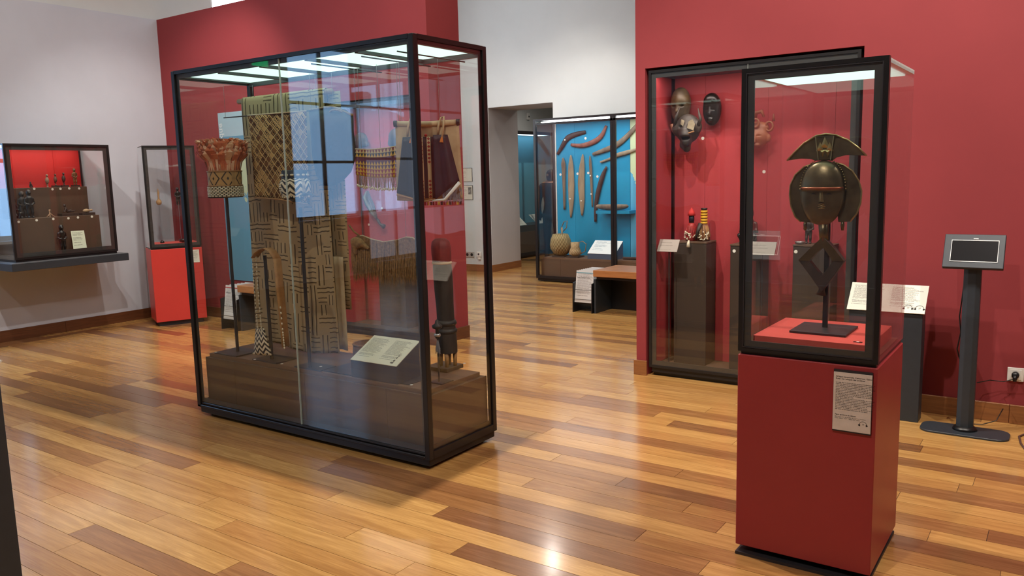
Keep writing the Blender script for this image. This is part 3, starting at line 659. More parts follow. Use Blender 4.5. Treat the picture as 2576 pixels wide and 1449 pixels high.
# ================================================================== mask niche case in the red wall
def niche_case(name, label, x0, x1, y0, z1, yb, seam, back_cuts, disc):
    t = thing(name, label, 'display case', ((x0+x1)/2, y0, 0))
    z0 = 0.066; p = 0.02
    MB().box(x0+0.02, x1-0.02, y0+0.01, yb, 0.03, z0).build('base_plinth', 'frame', t)
    MB().box(x0+0.02, x1-0.02, y0+0.04, yb-0.02, 0.0, 0.03).build('recessed_foot', 'black', t)
    MB().box(x0, x0+p, y0, y0+p, z0, z1).box(x1-p, x1, y0, y0+p, z0, z1).box(x0+p, x1-p, y0, y0+p, z1-p, z1).box(x0+p, x1-p, y0, y0+p, z0, z0+p).build('door_frame', 'frame', t)
    strips(t, x0+p, x1-p, z0+p, z1-p, y0+0.010, 0.036, 0.006, 'frame_grey', 'door_border')
    ed = [x0+p]+[float(onY(s, 500, y0)[0]) for s in seam]+[x1-p]
    for a, b in zip(ed[:-1], ed[1:]): MB().box(a+0.001, b-0.001, y0+0.003, y0+0.009, z0+p, z1-p).build('glass_pane', 'glass', t)
    for a in ed[1:-1]: MB().box(a-0.001, a+0.001, y0+0.003, y0+0.009, z0+p, z1-p).build('glass_joint', 'edge_glass', t)
    MB().box(x0+p, x1-p, y0+0.02, yb-0.02, z0, z0+0.012).build('floor_board', 'brown', t)
    xs = [x0+0.035]+back_cuts+[x1-0.035]
    for a, b in zip(xs[:-1], xs[1:]): MB().box(a+0.001, b-0.001, yb-0.015, yb, z0+0.012, z1-0.03).build('back_panel', 'niche_red', t)
    MB().box(x0+0.004, x0+0.014, y0+0.03, yb-0.035, z0+0.012, z1-0.03).build('side_panel', 'niche_red', t)
    MB().box(x1-0.014, x1-0.004, y0+0.03, yb-0.035, z0+0.012, z1-0.03).build('side_panel', 'niche_red', t)
    MB().box(x0+p, x1-p, y0+0.02, yb, z1-0.03, z1-0.005).build('roof_panel', 'frame', t)
    MB().box(x0+0.06, x1-0.06, y0+0.05, y0+0.14, z1-0.036, z1-0.0305).build('light_panel', emit(name+'_light', (255, 232, 222), L_PANEL*9.0), t)
    for px, py, y in disc:
        q = onY(px, py, y); MB().tube([(q[0], y-0.0003, q[2]), (q[0], y-0.002, q[2])], 0.0125, 14).build('number_disc', 'disc', t)
    return t
NB = 6.16
NC = niche_case('mask_niche_case', 'wide black framed glass case of carved masks set into the red wall', -2.709, -1.205, 5.735, 2.35, NB, [1876], [-2.42, -1.93, -1.45], [(1768, 348, NB-0.015), (1922, 432, NB-0.015)])
NC2 = niche_case('bell_niche_case', 'black framed glass case with an iron bell set into the free-standing red block', -6.31, -5.15, 5.83, 2.355, 6.24, [], [-5.93, -5.54], [(845, 462, 6.22), (938, 527, 6.22), (961, 524, 6.22), (928, 565, 6.22)])
# dark plinths inside the mask niche
def niche_plinth(x0, x1, y0, y1, z1, label, disc=None):
    t = thing('niche_plinth', label, 'plinth', ((x0+x1)/2, (y0+y1)/2, 0.078), 'dark plinths in the mask niche')
    pb = MB().box(x0, x1, y0, y1, 0.0788, z1-0.0125).build('plinth_body', 'dark_plinth', t, bevel=0.002)
    MB().box(x0-0.003, x1+0.003, y0-0.003, y1+0.003, z1-0.012, z1).build('plinth_top', 'brown', t, bevel=0.001)
    if disc is not None: MB().tube([(x0+disc, y0-0.0003, z1-0.05), (x0+disc, y0-0.002, z1-0.05)], 0.0125, 14).build('number_disc', 'disc', pb)
niche_plinth(-2.585, -2.32, 5.93, 6.13, 1.05, 'dark brown box plinth under the beaded bottle dolls', 0.02)
niche_plinth(-2.13, -1.90, 5.93, 6.13, 1.04, 'dark brown box plinth under the seated dark figure below the brown mask', 0.03)
niche_plinth(-1.665, -1.40, 5.93, 6.13, 1.05, 'dark brown box plinth under the thin carved figure and the small bowl', 0.02)
niche_plinth(-5.86, -5.50, 5.98, 6.20, 0.62, 'low grey box plinth inside the bell niche')

# ================================================================== boomerang case in the room behind
BX0, BX1, BY0, BY1, BZ = -6.64, -3.9, 10.13, 10.70, 2.40
M['blue'] = paint('petrol_blue_panel', (18, 150, 196), 0.6, 0.3, 0.05)
def map_mat():
    t = NT('pale_world_map_print'); _, u, v = t.uv()
    n = t.noise(t.xyz(t.mth('MULTIPLY', u, 3.0), t.mth('MULTIPLY', v, 4.0)), 1.2, 4, 0.5)
    sea = t.mth('GREATER_THAN', t.mth('ADD', n, t.mth('MULTIPLY', v, 0.5)), 0.80)
    return t.fin(t.mix(sea, lin((86, 176, 216)), lin((206, 218, 176))), 0.6)
M['map'] = map_mat()
def blue_case():
    t = thing('boomerang_case', 'long black framed glass case with petrol blue back panels and boomerangs', 'display case', ((BX0+BX1)/2, (BY0+BY1)/2, 0))
    p = 0.04
    for x in (BX0, BX1-p):
        for y in (BY0, BY1-p): MB().box(x, x+p, y, y+p, 0.05, BZ).build('corner_post', 'frame', t)
    xm = float(onY(1543, 480, BY0)[0])
    MB().box(xm-0.045, xm-0.004, BY0, BY0+0.03, 0.06, BZ-0.03).build('door_stile', 'frame', t); MB().box(xm+0.004, xm+0.04, BY0, BY0+0.03, 0.06, BZ-0.03).build('door_stile', 'frame', t)
    MB().box(BX0+p, BX1-p, BY0, BY0+0.03, BZ-0.03, BZ).build('top_rail', 'frame', t); MB().box(BX0+p, BX1-p, BY0, BY0+0.03, BZ-0.09, BZ-0.06).build('top_rail', 'frame', t)
    MB().box(BX0, BX0+0.03, BY0+p, BY1-p, BZ-0.03, BZ).build('top_rail', 'frame', t)
    MB().box(BX0+p, BX1-p, BY0, BY0+0.02, 0.05, 0.09).build('base_rail', 'frame', t); MB().box(BX0, BX0+0.02, BY0+p, BY1-p, 0.05, 0.09).build('base_rail', 'frame', t)
    MB().box(BX0+0.02, BX1-0.02, BY0+0.02, BY1, 0.012, 0.05).build('base_plinth', 'frame', t)
    MB().box(BX0+0.08, BX1-0.08, BY0+0.08, BY1-0.05, 0.0, 0.012).build('recessed_foot', 'black', t)
    MB().box(BX0+p, xm-0.045, BY0+0.008, BY0+0.014, 0.09, BZ-0.09).build('glass_pane', 'glass', t)
    MB().box(xm+0.04, BX1-p, BY0+0.008, BY0+0.014, 0.09, BZ-0.09).build('glass_pane', 'glass', t)
    MB().box(BX0+0.008, BX0+0.014, BY0+p, BY1-p, 0.09, BZ-0.03).build('glass_pane', 'glass', t)
    MB().box(BX0+0.03, BX1-0.03, BY0+0.03, BY1, BZ-0.03, BZ-0.005).build('roof_panel', 'frame', t)
    MB().box(BX0+0.1, BX1-0.1, BY0+0.06, BY0+0.30, BZ-0.052, BZ-0.045).build('light_panel', emit('blue_case_light', (244, 252, 255), L_PANEL*5.0), t)
    MB().box(BX0+p, BX0+p+0.02, BY1-0.035, BY1-0.02, 0.40, BZ-0.05).build('rear_stile', 'white_plastic', t)
    cuts = [BX0+0.062, float(onY(1446, 400, BY1-0.03)[0]), float(onY(1585, 400, BY1-0.03)[0])]
    for a, b in zip(cuts[:-1], cuts[1:]): MB().box(a+0.0015, b-0.0015, BY1-0.03, BY1-0.012, 0.36, BZ-0.05).build('back_panel', 'blue', t)
    sheet('map_panel', (cuts[-1]+0.002, BY1-0.02, 0.36), (BX1-p, BY1-0.02, 0.36), (BX1-p, BY1-0.02, BZ-0.05), (cuts[-1]+0.002, BY1-0.02, BZ-0.05), 0.006, 'map', t)
    MB().box(BX0+0.05, BX1-0.05, BY0+0.08, BY1-0.03, 0.06, 0.335).build('plinth', 'brown', t)
    for a, b in ((BX0+0.05, -6.25), (-6.25, -5.36), (-5.36, BX1-0.05)): MB().box(a+0.002, b-0.002, BY0+0.07, BY0+0.08, 0.07, 0.337).build('plinth_panel', 'brown', t)
    MB().box(BX0+0.07, BX1-0.07, BY0+0.09, BY1-0.031, 0.335, 0.36).build('deck_board', 'brown_deck', t)
    yb = BY1-0.0305
    for px, py in ((1473, 348), (1410, 439), (1453, 437), (1480, 435), (1503, 444)):
        q = onY(px, py, yb); MB().tube([(q[0], yb-0.0003, q[2]), (q[0], yb-0.003, q[2])], 0.019, 12).build('number_disc', 'disc', t)
    # small bracket shelf
    a = onY(1499, 530, yb-0.2); b = onY(1583, 526, yb-0.2)
    MB().box(a[0], b[0], yb-0.2, yb-0.0005, a[2]-0.045, a[2]).build('bracket_shelf', 'blue', t)
    return t
BC = blue_case()
# ================================================================== glass case in the further room
def far_case():
    x0, x1, y0, y1, z = -9.28, -8.7, 12.0, 14.3, 2.42
    t = thing('further_room_case', 'glass case with pale label boards standing in the room beyond the doorway', 'display case', (x1, (y0+y1)/2, 0))
    p = 0.04
    for y in (y0, y1-p): MB().box(x1-p, x1, y, y+p, 0.04, z).build('corner_post', 'frame', t)
    MB().box(x1-p, x1, y0+p, y1-p, z-0.06, z).build('top_rail', 'frame', t); MB().box(x1-p, x1, y0+p, y1-p, 0.04, 0.1).build('base_rail', 'frame', t)
    MB().box(x1-p, x1, 13.40, 13.43, 0.1, z-0.06).build('mullion', 'frame', t)
    for a, b in ((y0+p, 13.40), (13.43, y1-p)): MB().box(x1-0.02, x1-0.014, a, b, 0.1, z-0.06).build('glass_pane', 'glass_strong', t)
    MB().box(x0, x1-p, y0, y1, z-0.03, z).build('roof_panel', 'frame', t)
    MB().box(x0+0.05, x1-0.2, y0+0.05, y1-0.05, z-0.04, z-0.032).build('light_panel', emit('far_case_light', (220, 240, 255), L_PANEL*1.5), t)
    MB().box(x0, x0+0.02, y0, y1, 0.1, z-0.04).build('back_panel', paint('pale_blue_back_panel', (96, 168, 196), 0.6, 0.3), t)
    MB().box(x0, x1-0.05, y0+0.02, y1-0.02, 0.0, 0.5).build('plinth', 'brown', t)
    MB().box(x0+0.02, x1-0.06, y0+0.03, y1-0.03, 0.5, 0.62).build('upper_plinth', 'slate', t)
    for y, w in ((12.95, 0.30), (13.62, 0.30)):
        sheet('label_board', (-8.78, y-w/2, 0.625), (-8.78, y+w/2, 0.625), (-8.98, y+w/2, 0.80), (-8.98, y-w/2, 0.80), 0.006, 'paper', t)
    return t
far_case()
# ================================================================== cloth patterns
def weave_bump(t, u, v, n):
    a = t.mth('SINE', t.mth('MULTIPLY', u, n)); b = t.mth('SINE', t.mth('MULTIPLY', v, n*1.6))
    t.bump(t.mth('MULTIPLY', a, b), 0.15, 0.002)
def applique_mat():
    t = NT('raffia_cloth_with_applique_lines'); uv, u0, v0 = t.uv()
    w = t.noise(uv, 9, 2); u = t.mth('MULTIPLY_ADD', w, 0.03, u0); v = t.mth('MULTIPLY_ADD', t.noise(uv, 14, 2), 0.012, v0)
    us, vs = t.mth('MULTIPLY', u, 10.0), t.mth('MULTIPLY', v, 27.0)
    cu, cv, fu, fv = t.mth('FLOOR', us), t.mth('FLOOR', vs), t.mth('SUBTRACT', t.mth('FRACT', us), 0.5), t.mth('SUBTRACT', t.mth('FRACT', vs), 0.5)
    r = t.white(t.xyz(cu, cv, 0.3)); sel = t.mth('GREATER_THAN', r, 0.5)
    tt = t.mth('ADD', t.mth('MULTIPLY', sel, fu), t.mth('MULTIPLY', t.mth('SUBTRACT', 1.0, sel), fv))
    d = t.mth('ABSOLUTE', t.mth('SUBTRACT', t.mth('ABSOLUTE', tt), 0.22)); line = t.mth('LESS_THAN', d, 0.06)
    on = t.mth('GREATER_THAN', t.white(t.xyz(cu, cv, 7.7)), 0.22); line = t.mth('MULTIPLY', line, on)
    band = t.mth('MULTIPLY', t.mth('LESS_THAN', t.mth('ABSOLUTE', tt), 0.2), on)
    pan = t.white(t.xyz(t.mth('FLOOR', t.mth('MULTIPLY', u0, 3.0)), t.mth('FLOOR', t.mth('MULTIPLY', v0, 5.0)), 2.0))
    base = t.mix(t.mth('MULTIPLY', pan, 0.5), lin((196, 170, 130)), lin((166, 136, 100)))
    base = t.mix(t.mth('MULTIPLY', band, 0.35), base, lin((206, 182, 142)))
    base = t.mix(t.mth('MULTIPLY', t.noise(uv, 5, 4), 0.35), base, lin((140, 108, 74)))
    col = t.mix(t.mth('MULTIPLY', line, 0.9), base, lin((84, 64, 46)))
    t.bump(t.mth('SUBTRACT', band, line), 0.35, 0.002); return t.fin(col, 0.9, 0, 0.1)
def kuba_mat():
    t = NT('cut_pile_diamond_cloth'); uv, u, v = t.uv()
    a = t.mth('MULTIPLY', t.mth('ADD', u, t.mth('MULTIPLY', v, 1.05)), 9.0); b = t.mth('MULTIPLY', t.mth('SUBTRACT', u, t.mth('MULTIPLY', v, 1.05)), 9.0)
    a = t.mth('MULTIPLY_ADD', t.noise(uv, 8, 2), 0.35, a)
    ca, cb, fa, fb = t.mth('FLOOR', a), t.mth('FLOOR', b), t.mth('FRACT', a), t.mth('FRACT', b)
    r = t.white(t.xyz(ca, cb, 0.0)); r2 = t.white(t.xyz(ca, cb, 5.0))
    base = t.ramp(r, [(0.0, lin((176, 140, 92))), (0.3, lin((132, 96, 60))), (0.62, lin((112, 74, 46))), (0.82, lin((188, 152, 100)))], 'CONSTANT')
    st = t.mth('LESS_THAN', t.mth('FRACT', t.mth('MULTIPLY', fa, 2.0)), 0.5); stm = t.mth('MULTIPLY', st, t.mth('GREATER_THAN', r2, 0.2))
    dash = t.mth('LESS_THAN', t.mth('FRACT', t.mth('MULTIPLY', fb, 2.5)), 0.7)
    col = t.mix(t.mth('MULTIPLY', stm, dash), base, lin((36, 28, 24)))
    edge = t.mth('LESS_THAN', t.mth('MINIMUM', fa, fb), 0.13); col = t.mix(edge, col, lin((198, 168, 118)))
    e2 = t.mth('MULTIPLY', t.mth('GREATER_THAN', t.mth('MINIMUM', fa, fb), 0.13), t.mth('LESS_THAN', t.mth('MINIMUM', fa, fb), 0.21)); col = t.mix(e2, col, lin((44, 34, 28)))
    weave_bump(t, u, v, 220); return t.fin(col, 0.95, 0, 0.1)
def chevron_mat(name, n=6, m=4, c1=(226, 214, 188), c2=(28, 24, 24)):
    t = NT(name); uv, u, v = t.uv()
    z = t.mth('MULTIPLY_ADD', t.mth('ABSOLUTE', t.mth('SUBTRACT', t.mth('FRACT', t.mth('MULTIPLY', u, float(m))), 0.5)), 1.6, t.mth('MULTIPLY', v, float(n)))
    k = t.mth('LESS_THAN', t.mth('FRACT', z), 0.48)
    bead = t.mth('SINE', t.mth('MULTIPLY', u, 300.0)); t.bump(bead, 0.2, 0.002)
    return t.fin(t.mix(k, lin(c1), lin(c2)), 0.6)
def lattice_mat(name):
    t = NT(name); uv, u, v = t.uv(); us = t.mth('MULTIPLY', u, 7.0); fu = t.mth('ABSOLUTE', t.mth('SUBTRACT', t.mth('FRACT', us), 0.5)); fv = t.mth('ABSOLUTE', t.mth('SUBTRACT', v, 0.5))
    d = t.mth('ABSOLUTE', t.mth('SUBTRACT', t.mth('ADD', t.mth('MULTIPLY', fu, 1.0), t.mth('MULTIPLY', fv, 0.7)), 0.42))
    x = t.mth('LESS_THAN', d, 0.05); dot = t.mth('LESS_THAN', t.mth('ADD', t.mth('MULTIPLY', fu, 1.6), fv), 0.13)
    return t.fin(t.mix(t.mth('MAXIMUM', x, dot), lin((186, 146, 92)), lin((52, 36, 26))), 0.7)
def triangles_mat():
    t = NT('beaded_triangle_rows'); uv, u, v = t.uv(); n = 7.0
    vs = t.mth('MULTIPLY', v, n); row = t.mth('FLOOR', vs); fv = t.mth('FRACT', vs)
    fu = t.mth('MULTIPLY', t.mth('ABSOLUTE', t.mth('SUBTRACT', t.mth('FRACT', t.mth('MULTIPLY', u, 15.0)), 0.5)), 2.0)
    tri = t.mth('LESS_THAN', fu, t.mth('SUBTRACT', 1.0, fv))
    rr = t.mth('DIVIDE', t.mth('ADD', row, 0.5), n); R, Y, P, N = lin((150, 34, 38)), lin((214, 168, 52)), lin((92, 44, 76)), lin((44, 42, 56))
    back = t.ramp(rr, [(0.0, R), (0.143, R), (0.286, P), (0.43, P), (0.57, lin((96, 34, 44))), (0.715, N), (0.86, lin((120, 30, 36)))], 'CONSTANT')
    fore = t.ramp(rr, [(0.0, Y), (0.143, Y), (0.286, Y), (0.43, Y), (0.57, lin((110, 40, 60))), (0.715, Y), (0.86, lin((206, 180, 120)))], 'CONSTANT')
    t.bump(t.mth('SINE', t.mth('MULTIPLY', u, 500.0)), 0.2, 0.001)
    return t.fin(t.mix(tri, back, fore), 0.55)
M['applique'] = applique_mat(); M['kuba'] = kuba_mat(); M['chevron'] = chevron_mat('cowrie_chevron', 5, 3); M['chevron_cap'] = chevron_mat('cap_zigzag', 4, 9)
M['lattice'] = lattice_mat('tan_band_with_black_lattice'); M['triangles'] = triangles_mat()
M['cowrie'] = mottled('cowrie_shell', (196, 184, 156), (236, 228, 206), 40, 0.3, 0, 0.1)
M['feather'] = mottled('orange_red_feathers', (206, 92, 54), (236, 146, 98), 25, 0.85); M['feather_tip'] = mottled('pale_orange_feather_tips', (236, 172, 132), (248, 208, 178), 30, 0.85)
M['leather_tan'] = mottled('tan_leather', (150, 106, 62), (182, 136, 86), 20, 0.6)
M['dark_hide'] = mottled('dark_brown_hide', (44, 36, 32), (70, 56, 46), 12, 0.6)
M['navy_hide'] = mottled('blue_black_hide', (8, 10, 22), (22, 28, 48), 10, 0.5, 0, 0.4)
M['pale_hide'] = mottled('pale_hide', (176, 148, 112), (206, 182, 146), 8, 0.8)
M['fibre'] = mottled('brown_plant_fibre', (116, 84, 52), (170, 130, 84), 60, 0.9)
M['dark_wood'] = mottled('dark_carved_wood', (34, 28, 26), (66, 54, 46), 14, 0.55, 0, 0.4, (1, 1, 0.3))
M['black_wood'] = mottled('black_polished_wood', (18, 15, 14), (40, 33, 30), 12, 0.3, 0, 0.2)
M['red_wood'] = mottled('red_painted_hide', (96, 30, 28), (132, 48, 42), 14, 0.6, 0, 0.3)
M['brown_wood'] = mottled('warm_brown_wood', (112, 66, 40), (150, 92, 58), 14, 0.5, 0, 0.3)
M['clay'] = mottled('brown_basket_clay', (116, 78, 52), (150, 106, 74), 26, 0.85, 0, 0.5)

def stand(label, px, py, top, plate=0.12, r=0.011, disp=(0, 0)):
    """grey square plate on the deck with a slim post"""
    c = onZ(px, py, DECK+0.009); t = thing('display_stand', label, 'stand', (c[0], c[1], DECK), 'grey stands in the tall case')
    MB().box(c[0]-plate+disp[0], c[0]+plate+disp[0], max(c[1]-plate*0.9+disp[1], CY0+0.085), min(c[1]+plate*0.9+disp[1], CY1-0.075), DECK, DECK+0.009).build('base_plate', 'dark_metal', t, bevel=0.001)
    MB().tube([(c[0], c[1], DECK+0.0085), (c[0], c[1], top)], r, 10).build('post', 'dark_metal', t, True, auto=50)
    return c
def lens_pts(c, a, b, n=7): pass

# ---- feathered headdress on its stand
c = stand('slim grey stand holding up the orange feathered headdress', 598, 884, 1.50)
def headdress(c):
    s = mpp((c[0], c[1], 1.6)); z0 = float(onY(575, 497, c[1])[2]); z1 = float(onY(572, 431, c[1])[2]); z2 = float(onY(566, 372, c[1])[2])
    t = thing('feather_headdress', 'orange feathered headdress with a lattice band and a cowrie shell band', 'headdress', (c[0], c[1], z0))
    r = 0.108; zb = (z0+(z1-z0)*0.46)
    MB().lathe((c[0], c[1], 0), [(r*0.98, z0), (r*1.02, z0+0.005), (r, zb)], 28, cap=False).build('shell_band', M['dark_hide'], t, True)
    MB().lathe((c[0], c[1], 0), [(r*1.0, zb), (r*1.02, z1)], 28, cap=False).build('lattice_band', M['lattice'], t, True)
    for z in (zb, z1): MB().lathe((c[0], c[1], z-0.005), [(r*1.0, 0), (r*1.06, 0.002), (r*1.06, 0.008), (r, 0.010)], 28).build('cord_rim', 'leather_tan', t, True)
    MB().lathe((c[0], c[1], 0), [(r*0.98, zb+0.002), (r*0.98, zb+0.003)], 24).build('lining', 'dark_hide', t)
    sh = MB(); rows = 7; n = 26
    for j in range(rows):
        for i in range(n):
            a = 2*math.pi*(i+0.5*(j % 2))/n
            if 1.15*math.pi < a < 1.3*math.pi: continue
            p = V3((c[0]+(r+0.004)*math.cos(a), c[1]+(r+0.004)*math.sin(a), z0+0.012+(zb-z0-0.022)*j/(rows-1)))
            tv = V3((-math.sin(a), math.cos(a), 0))
            sh.tube([p-tv*0.011, p-tv*0.006, p+tv*0.006, p+tv*0.011], [0.001, 0.0055, 0.0055, 0.001], 6)
    sh.build('cowrie_shells', 'cowrie', t, True, stuff=True)
    ch = MB()
    ch.surf(lambda u, v: (c[0]+(r+0.006)*math.cos(math.pi*(1.14+0.17*u)), c[1]+(r+0.006)*math.sin(math.pi*(1.14+0.17*u)), z0+0.002+v*(zb-z0-0.006)), 8, 4)
    ch.build('lozenge_patch', chevron_mat('patch_lozenge', 3, 1), t, True)
    f1, f2 = MB(), MB(); rnd = random.Random(3)
    for k in range(620):
        a = rnd.uniform(0, 2*math.pi); q = rnd.uniform(0.35, 1.0)**0.5; ro = (0.162*q+rnd.uniform(-0.012, 0.012)); zt = z2+0.05*(1-q)+rnd.uniform(-0.035, 0.05)
        d = V3((math.cos(a), math.sin(a), 0)); tv = V3((-math.sin(a), math.cos(a), 0)); b = V3((c[0], c[1], z1))+d*r*rnd.uniform(0.75, 0.98)
        tip = V3((c[0], c[1], zt))+d*ro; mid = (b+tip)/2+d*(-0.012)
        w = rnd.uniform(0.012, 0.022)
        m = f1 if k % 3 else f2
        m.add([b-tv*0.002, b+tv*0.002, mid+tv*w*0.7, tip-V3((0, 0, 0.02))+tv*w, tip, tip-V3((0, 0, 0.02))-tv*w, mid-tv*w*0.7], [(0, 1, 2, 6), (6, 2, 3, 5), (5, 3, 4)])
    for k in range(420):
        a = rnd.uniform(0, 2*math.pi); ro = 0.158*rnd.uniform(0.2, 1.0)**0.5; zt = z2+0.052-0.9*ro*ro+rnd.uniform(-0.008, 0.012)
        p = V3((c[0]+ro*math.cos(a), c[1]+ro*math.sin(a), zt)); d = V3((math.cos(a), math.sin(a), 0.5))*rnd.uniform(0.01, 0.024); b2 = rnd.uniform(0, 6.28); w2 = V3((math.cos(b2), math.sin(b2), 0.3))*0.009
        (f2 if k % 3 else f1).add([p-d-w2*0.4, p-d+w2*0.4, p+w2, p+d, p-w2], [(0, 1, 2, 4), (4, 2, 3)])
    f1.build('feathers', 'feather', t, stuff=True); f2.build('pale_feathers', 'feather_tip', t, stuff=True)
headdress(c)
# ---- cowrie strap on the second stand
c = stand('slim grey stand under the folded cowrie strap', 684, 903, 1.125)
def strap(c):
    t = thing('cowrie_strap', 'tan leather strap edged with cowries ending in a chevron pouch', 'strap', (c[0], c[1], DECK+0.01))
    y = c[1]-0.045
    left = [onY(641, 648, y), onY(645, 720, y), onY(652, 800, y), onY(655, 835, y)]
    right = [onY(697, 650, y), onY(706, 740, y), onY(715, 830, y), onY(719, 872, y)]
    top = [onY(641, 648, y), onY(648, 636, y), onY(660, 627, y), onY(672, 624, y), onY(685, 632, y), onY(697, 650, y)]
    def ribbon(pts, w, name, mat):
        pts = [V3(p) for p in pts]
        m = MB(); vs = []
        for p in pts: vs += [p+V3((0, -w, 0)), p+V3((0, w, 0))]
        m.add(vs, [(2*i, 2*i+1, 2*i+3, 2*i+2) for i in range(len(pts)-1)]); return m.build(name, mat, t, True, solid=0.004)
    ribbon(top, 0.03, 'strap_arch', 'leather_tan')
    ribbon(right, 0.03, 'strap_tail', 'leather_tan')
    sh = MB()
    L = [V3(p) for p in left]
    def along(P, f):
        f *= len(P)-1; i = min(int(f), len(P)-2); return P[i]+(P[i+1]-P[i])*(f-i)
    for k in range(26):
        p = along(L, k/25)
        for s in (-0.012, 0.012):
            q = p+V3((s*1.6, -0.004, (k % 2)*0.004)); sh.tube([q-V3((0, 0, 0.008)), q, q+V3((0, 0, 0.008))], [0.002, 0.006, 0.002], 6)
    Rr = [V3(p) for p in right]
    for k in range(12):
        q = along(Rr, 0.45+0.55*k/11)+V3((0.022, -0.03, 0)); sh.tube([q-V3((0, 0, 0.008)), q, q+V3((0, 0, 0.008))], [0.002, 0.006, 0.002], 6)
    sh.build('cowrie_edging', 'cowrie', t, True, stuff=True)
    a0, a1, b0, b1 = onY(645, 826, y), onY(663, 826, y), onY(640, 890, y), onY(684, 893, y)
    b0[2] = max(b0[2], DECK+0.024); b1[2] = max(b1[2], DECK+0.024)
    m = MB().surf(lambda u, v: tuple((V3(b0)*(1-u)+V3(b1)*u)*(1-v)+(V3(a0)*(1-u)+V3(a1)*u)*v+V3((0, -0.018*math.sin(math.pi*u)*math.sin(math.pi*min(v+0.2, 1)), 0))), 8, 10)
    m.build('chevron_pouch', 'chevron', t, True, solid=0.012)
    sh = MB()
    for k in range(11):
        q = V3(b0)+(V3(b1)-V3(b0))*k/10+V3((0, -0.008, 0.004)); sh.tube([q-V3((0, 0, 0.008)), q, q+V3((0, 0, 0.007))], [0.002, 0.006, 0.002], 6)
    sh.build('pouch_edging', 'cowrie', t, True, stuff=True)
strap(c)
# ---- cowrie cap on the third stand
c = stand('slim grey stand under the black and white cowrie cap', 780, 924, 1.435)
def cap(c):
    c = V3((c[0], c[1], 0)); z0 = float(onY(750, 500, c[1])[2]); z1 = float(onY(740, 428, c[1])[2]); zm = float(onY(740, 449, c[1])[2]); s = mpp((c[0], c[1], 1.5))
    x = float(onY(742, 460, c[1])[0]); c[0] = x; r = 0.078
    t = thing('cowrie_hat', 'black and white cap of cowries with zigzag beadwork and a tail', 'cap', (c[0], c[1], z0))
    MB().lathe((c[0], c[1], 0), [(r*0.98, z0+0.012), (r*1.18, z0+0.045), (r*1.16, zm-0.02), (r, zm)], 26, cap=False).build('zigzag_body', 'chevron_cap', t, True)
    MB().lathe((c[0], c[1], 0), [(r, zm), (r*0.98, z1-0.006), (r*0.92, z1), (0.0, z1+0.002)], 26, cap=False).build('dark_band', 'navy_hide', t, True)
    sh = MB()
    for i in range(14):
        a = 2*math.pi*i/14; p = V3((c[0]+(r+0.001)*math.cos(a), c[1]+(r+0.001)*math.sin(a), (zm+z1)/2-0.004)); tv = V3((-math.sin(a), math.cos(a), 0))
        sh.tube([p-tv*0.012, p-tv*0.006, p+tv*0.006, p+tv*0.012], [0.001, 0.0075, 0.0075, 0.001], 6)
    for i in range(30):
        a = 2*math.pi*i/30; p = V3((c[0]+r*1.0*math.cos(a), c[1]+r*1.0*math.sin(a), z0+0.012+0.006*(i % 2))); sh.tube([p-V3((0, 0, 0.007)), p, p+V3((0, 0, 0.007))], [0.001, 0.006, 0.001], 6)
    for i in range(12):
        for j in range(4):
            a = math.pi*(1.02+0.035*i); p = V3((c[0]+r*1.18*math.cos(a), c[1]+r*1.18*math.sin(a), z0+0.05+0.013*j)); tv = V3((-math.sin(a), math.cos(a), 0)); sh.tube([p-tv*0.006, p, p+tv*0.006], [0.001, 0.005, 0.001], 6)
    sh.build('cowrie_shells', 'cowrie', t, True, stuff=True)
    tip = onY(790, 492, c[1]); MB().tube([(c[0]+r*0.9, c[1], z0+0.022), ((c[0]+r+tip[0])/2, c[1], z0+0.03), tip], [0.026, 0.022, 0.004], 8, flat=0.4).build('tail_flap', 'dark_hide', t, True)
    MB().lathe((c[0], c[1], z0-0.02), [(0.02, 0), (0.05, 0.02), (0.05, 0.04)], 16).build('inner_form', 'dark_metal', t, True)
cap(c)

# ---- big raffia cloth over a rod at the back
def big_cloth():
    xa, xb, y = -4.80, -3.97, 3.665; zt = 2.155
    t = thing('raffia_cloth', 'long beige raffia cloth with outlined applique draped over a rod', 'textile', ((xa+xb)/2, y, DECK))
    MB().tube([(xa-0.06, y, zt), (xb+0.05, y, zt)], 0.018, 10).build('rod', 'leather_tan', t, True)
    L = zt+0.02-DECK-0.03
    def f(u, v):
        x = xa+(xb-xa)*u; wv = 0.010*math.sin(u*9+v*3)+0.006*math.sin(u*23)*(1-v)
        x += 0.03*(1-v)*(u-0.1)
        if v > 0.94:
            a = (v-0.94)/0.06*math.pi*0.9; return (x, y-0.024*math.cos(a)+0.0, zt+0.024*math.sin(a))
        zz = DECK+0.02+(zt-DECK-0.02)*(v/0.94)
        zz += 0.015*(1-v)*math.sin(u*7)
        return (x, y-0.024-0.012*(1-v)+wv*min(1, (0.95-v)*4), zz)
    MB().surf(f, 40, 60).build('front_drop', 'applique', t, True, solid=0.003)
    MB().surf(lambda u, v: (xa+0.05+(xb-xa+0.05)*u, y+0.028+0.006*math.sin(u*11), 0.75+(zt-0.75)*v), 20, 10).build('back_drop', 'applique', t, True, solid=0.003)
    fl = MB().surf(lambda u, v: (xb-0.02+0.10*u, y-0.02+0.012*math.sin(u*5)+0.02*u, DECK+0.05+(0.62+0.0*u)*v), 6, 10).build('plain_fold', 'pale_hide', t, True, solid=0.003)
    for x in (xa+0.1, xb-0.1): MB().tube([(x, y, zt+0.019), (x, y, CH-0.075)], 0.0012, 5).build('suspension_wire', 'wire', t)
big_cloth()
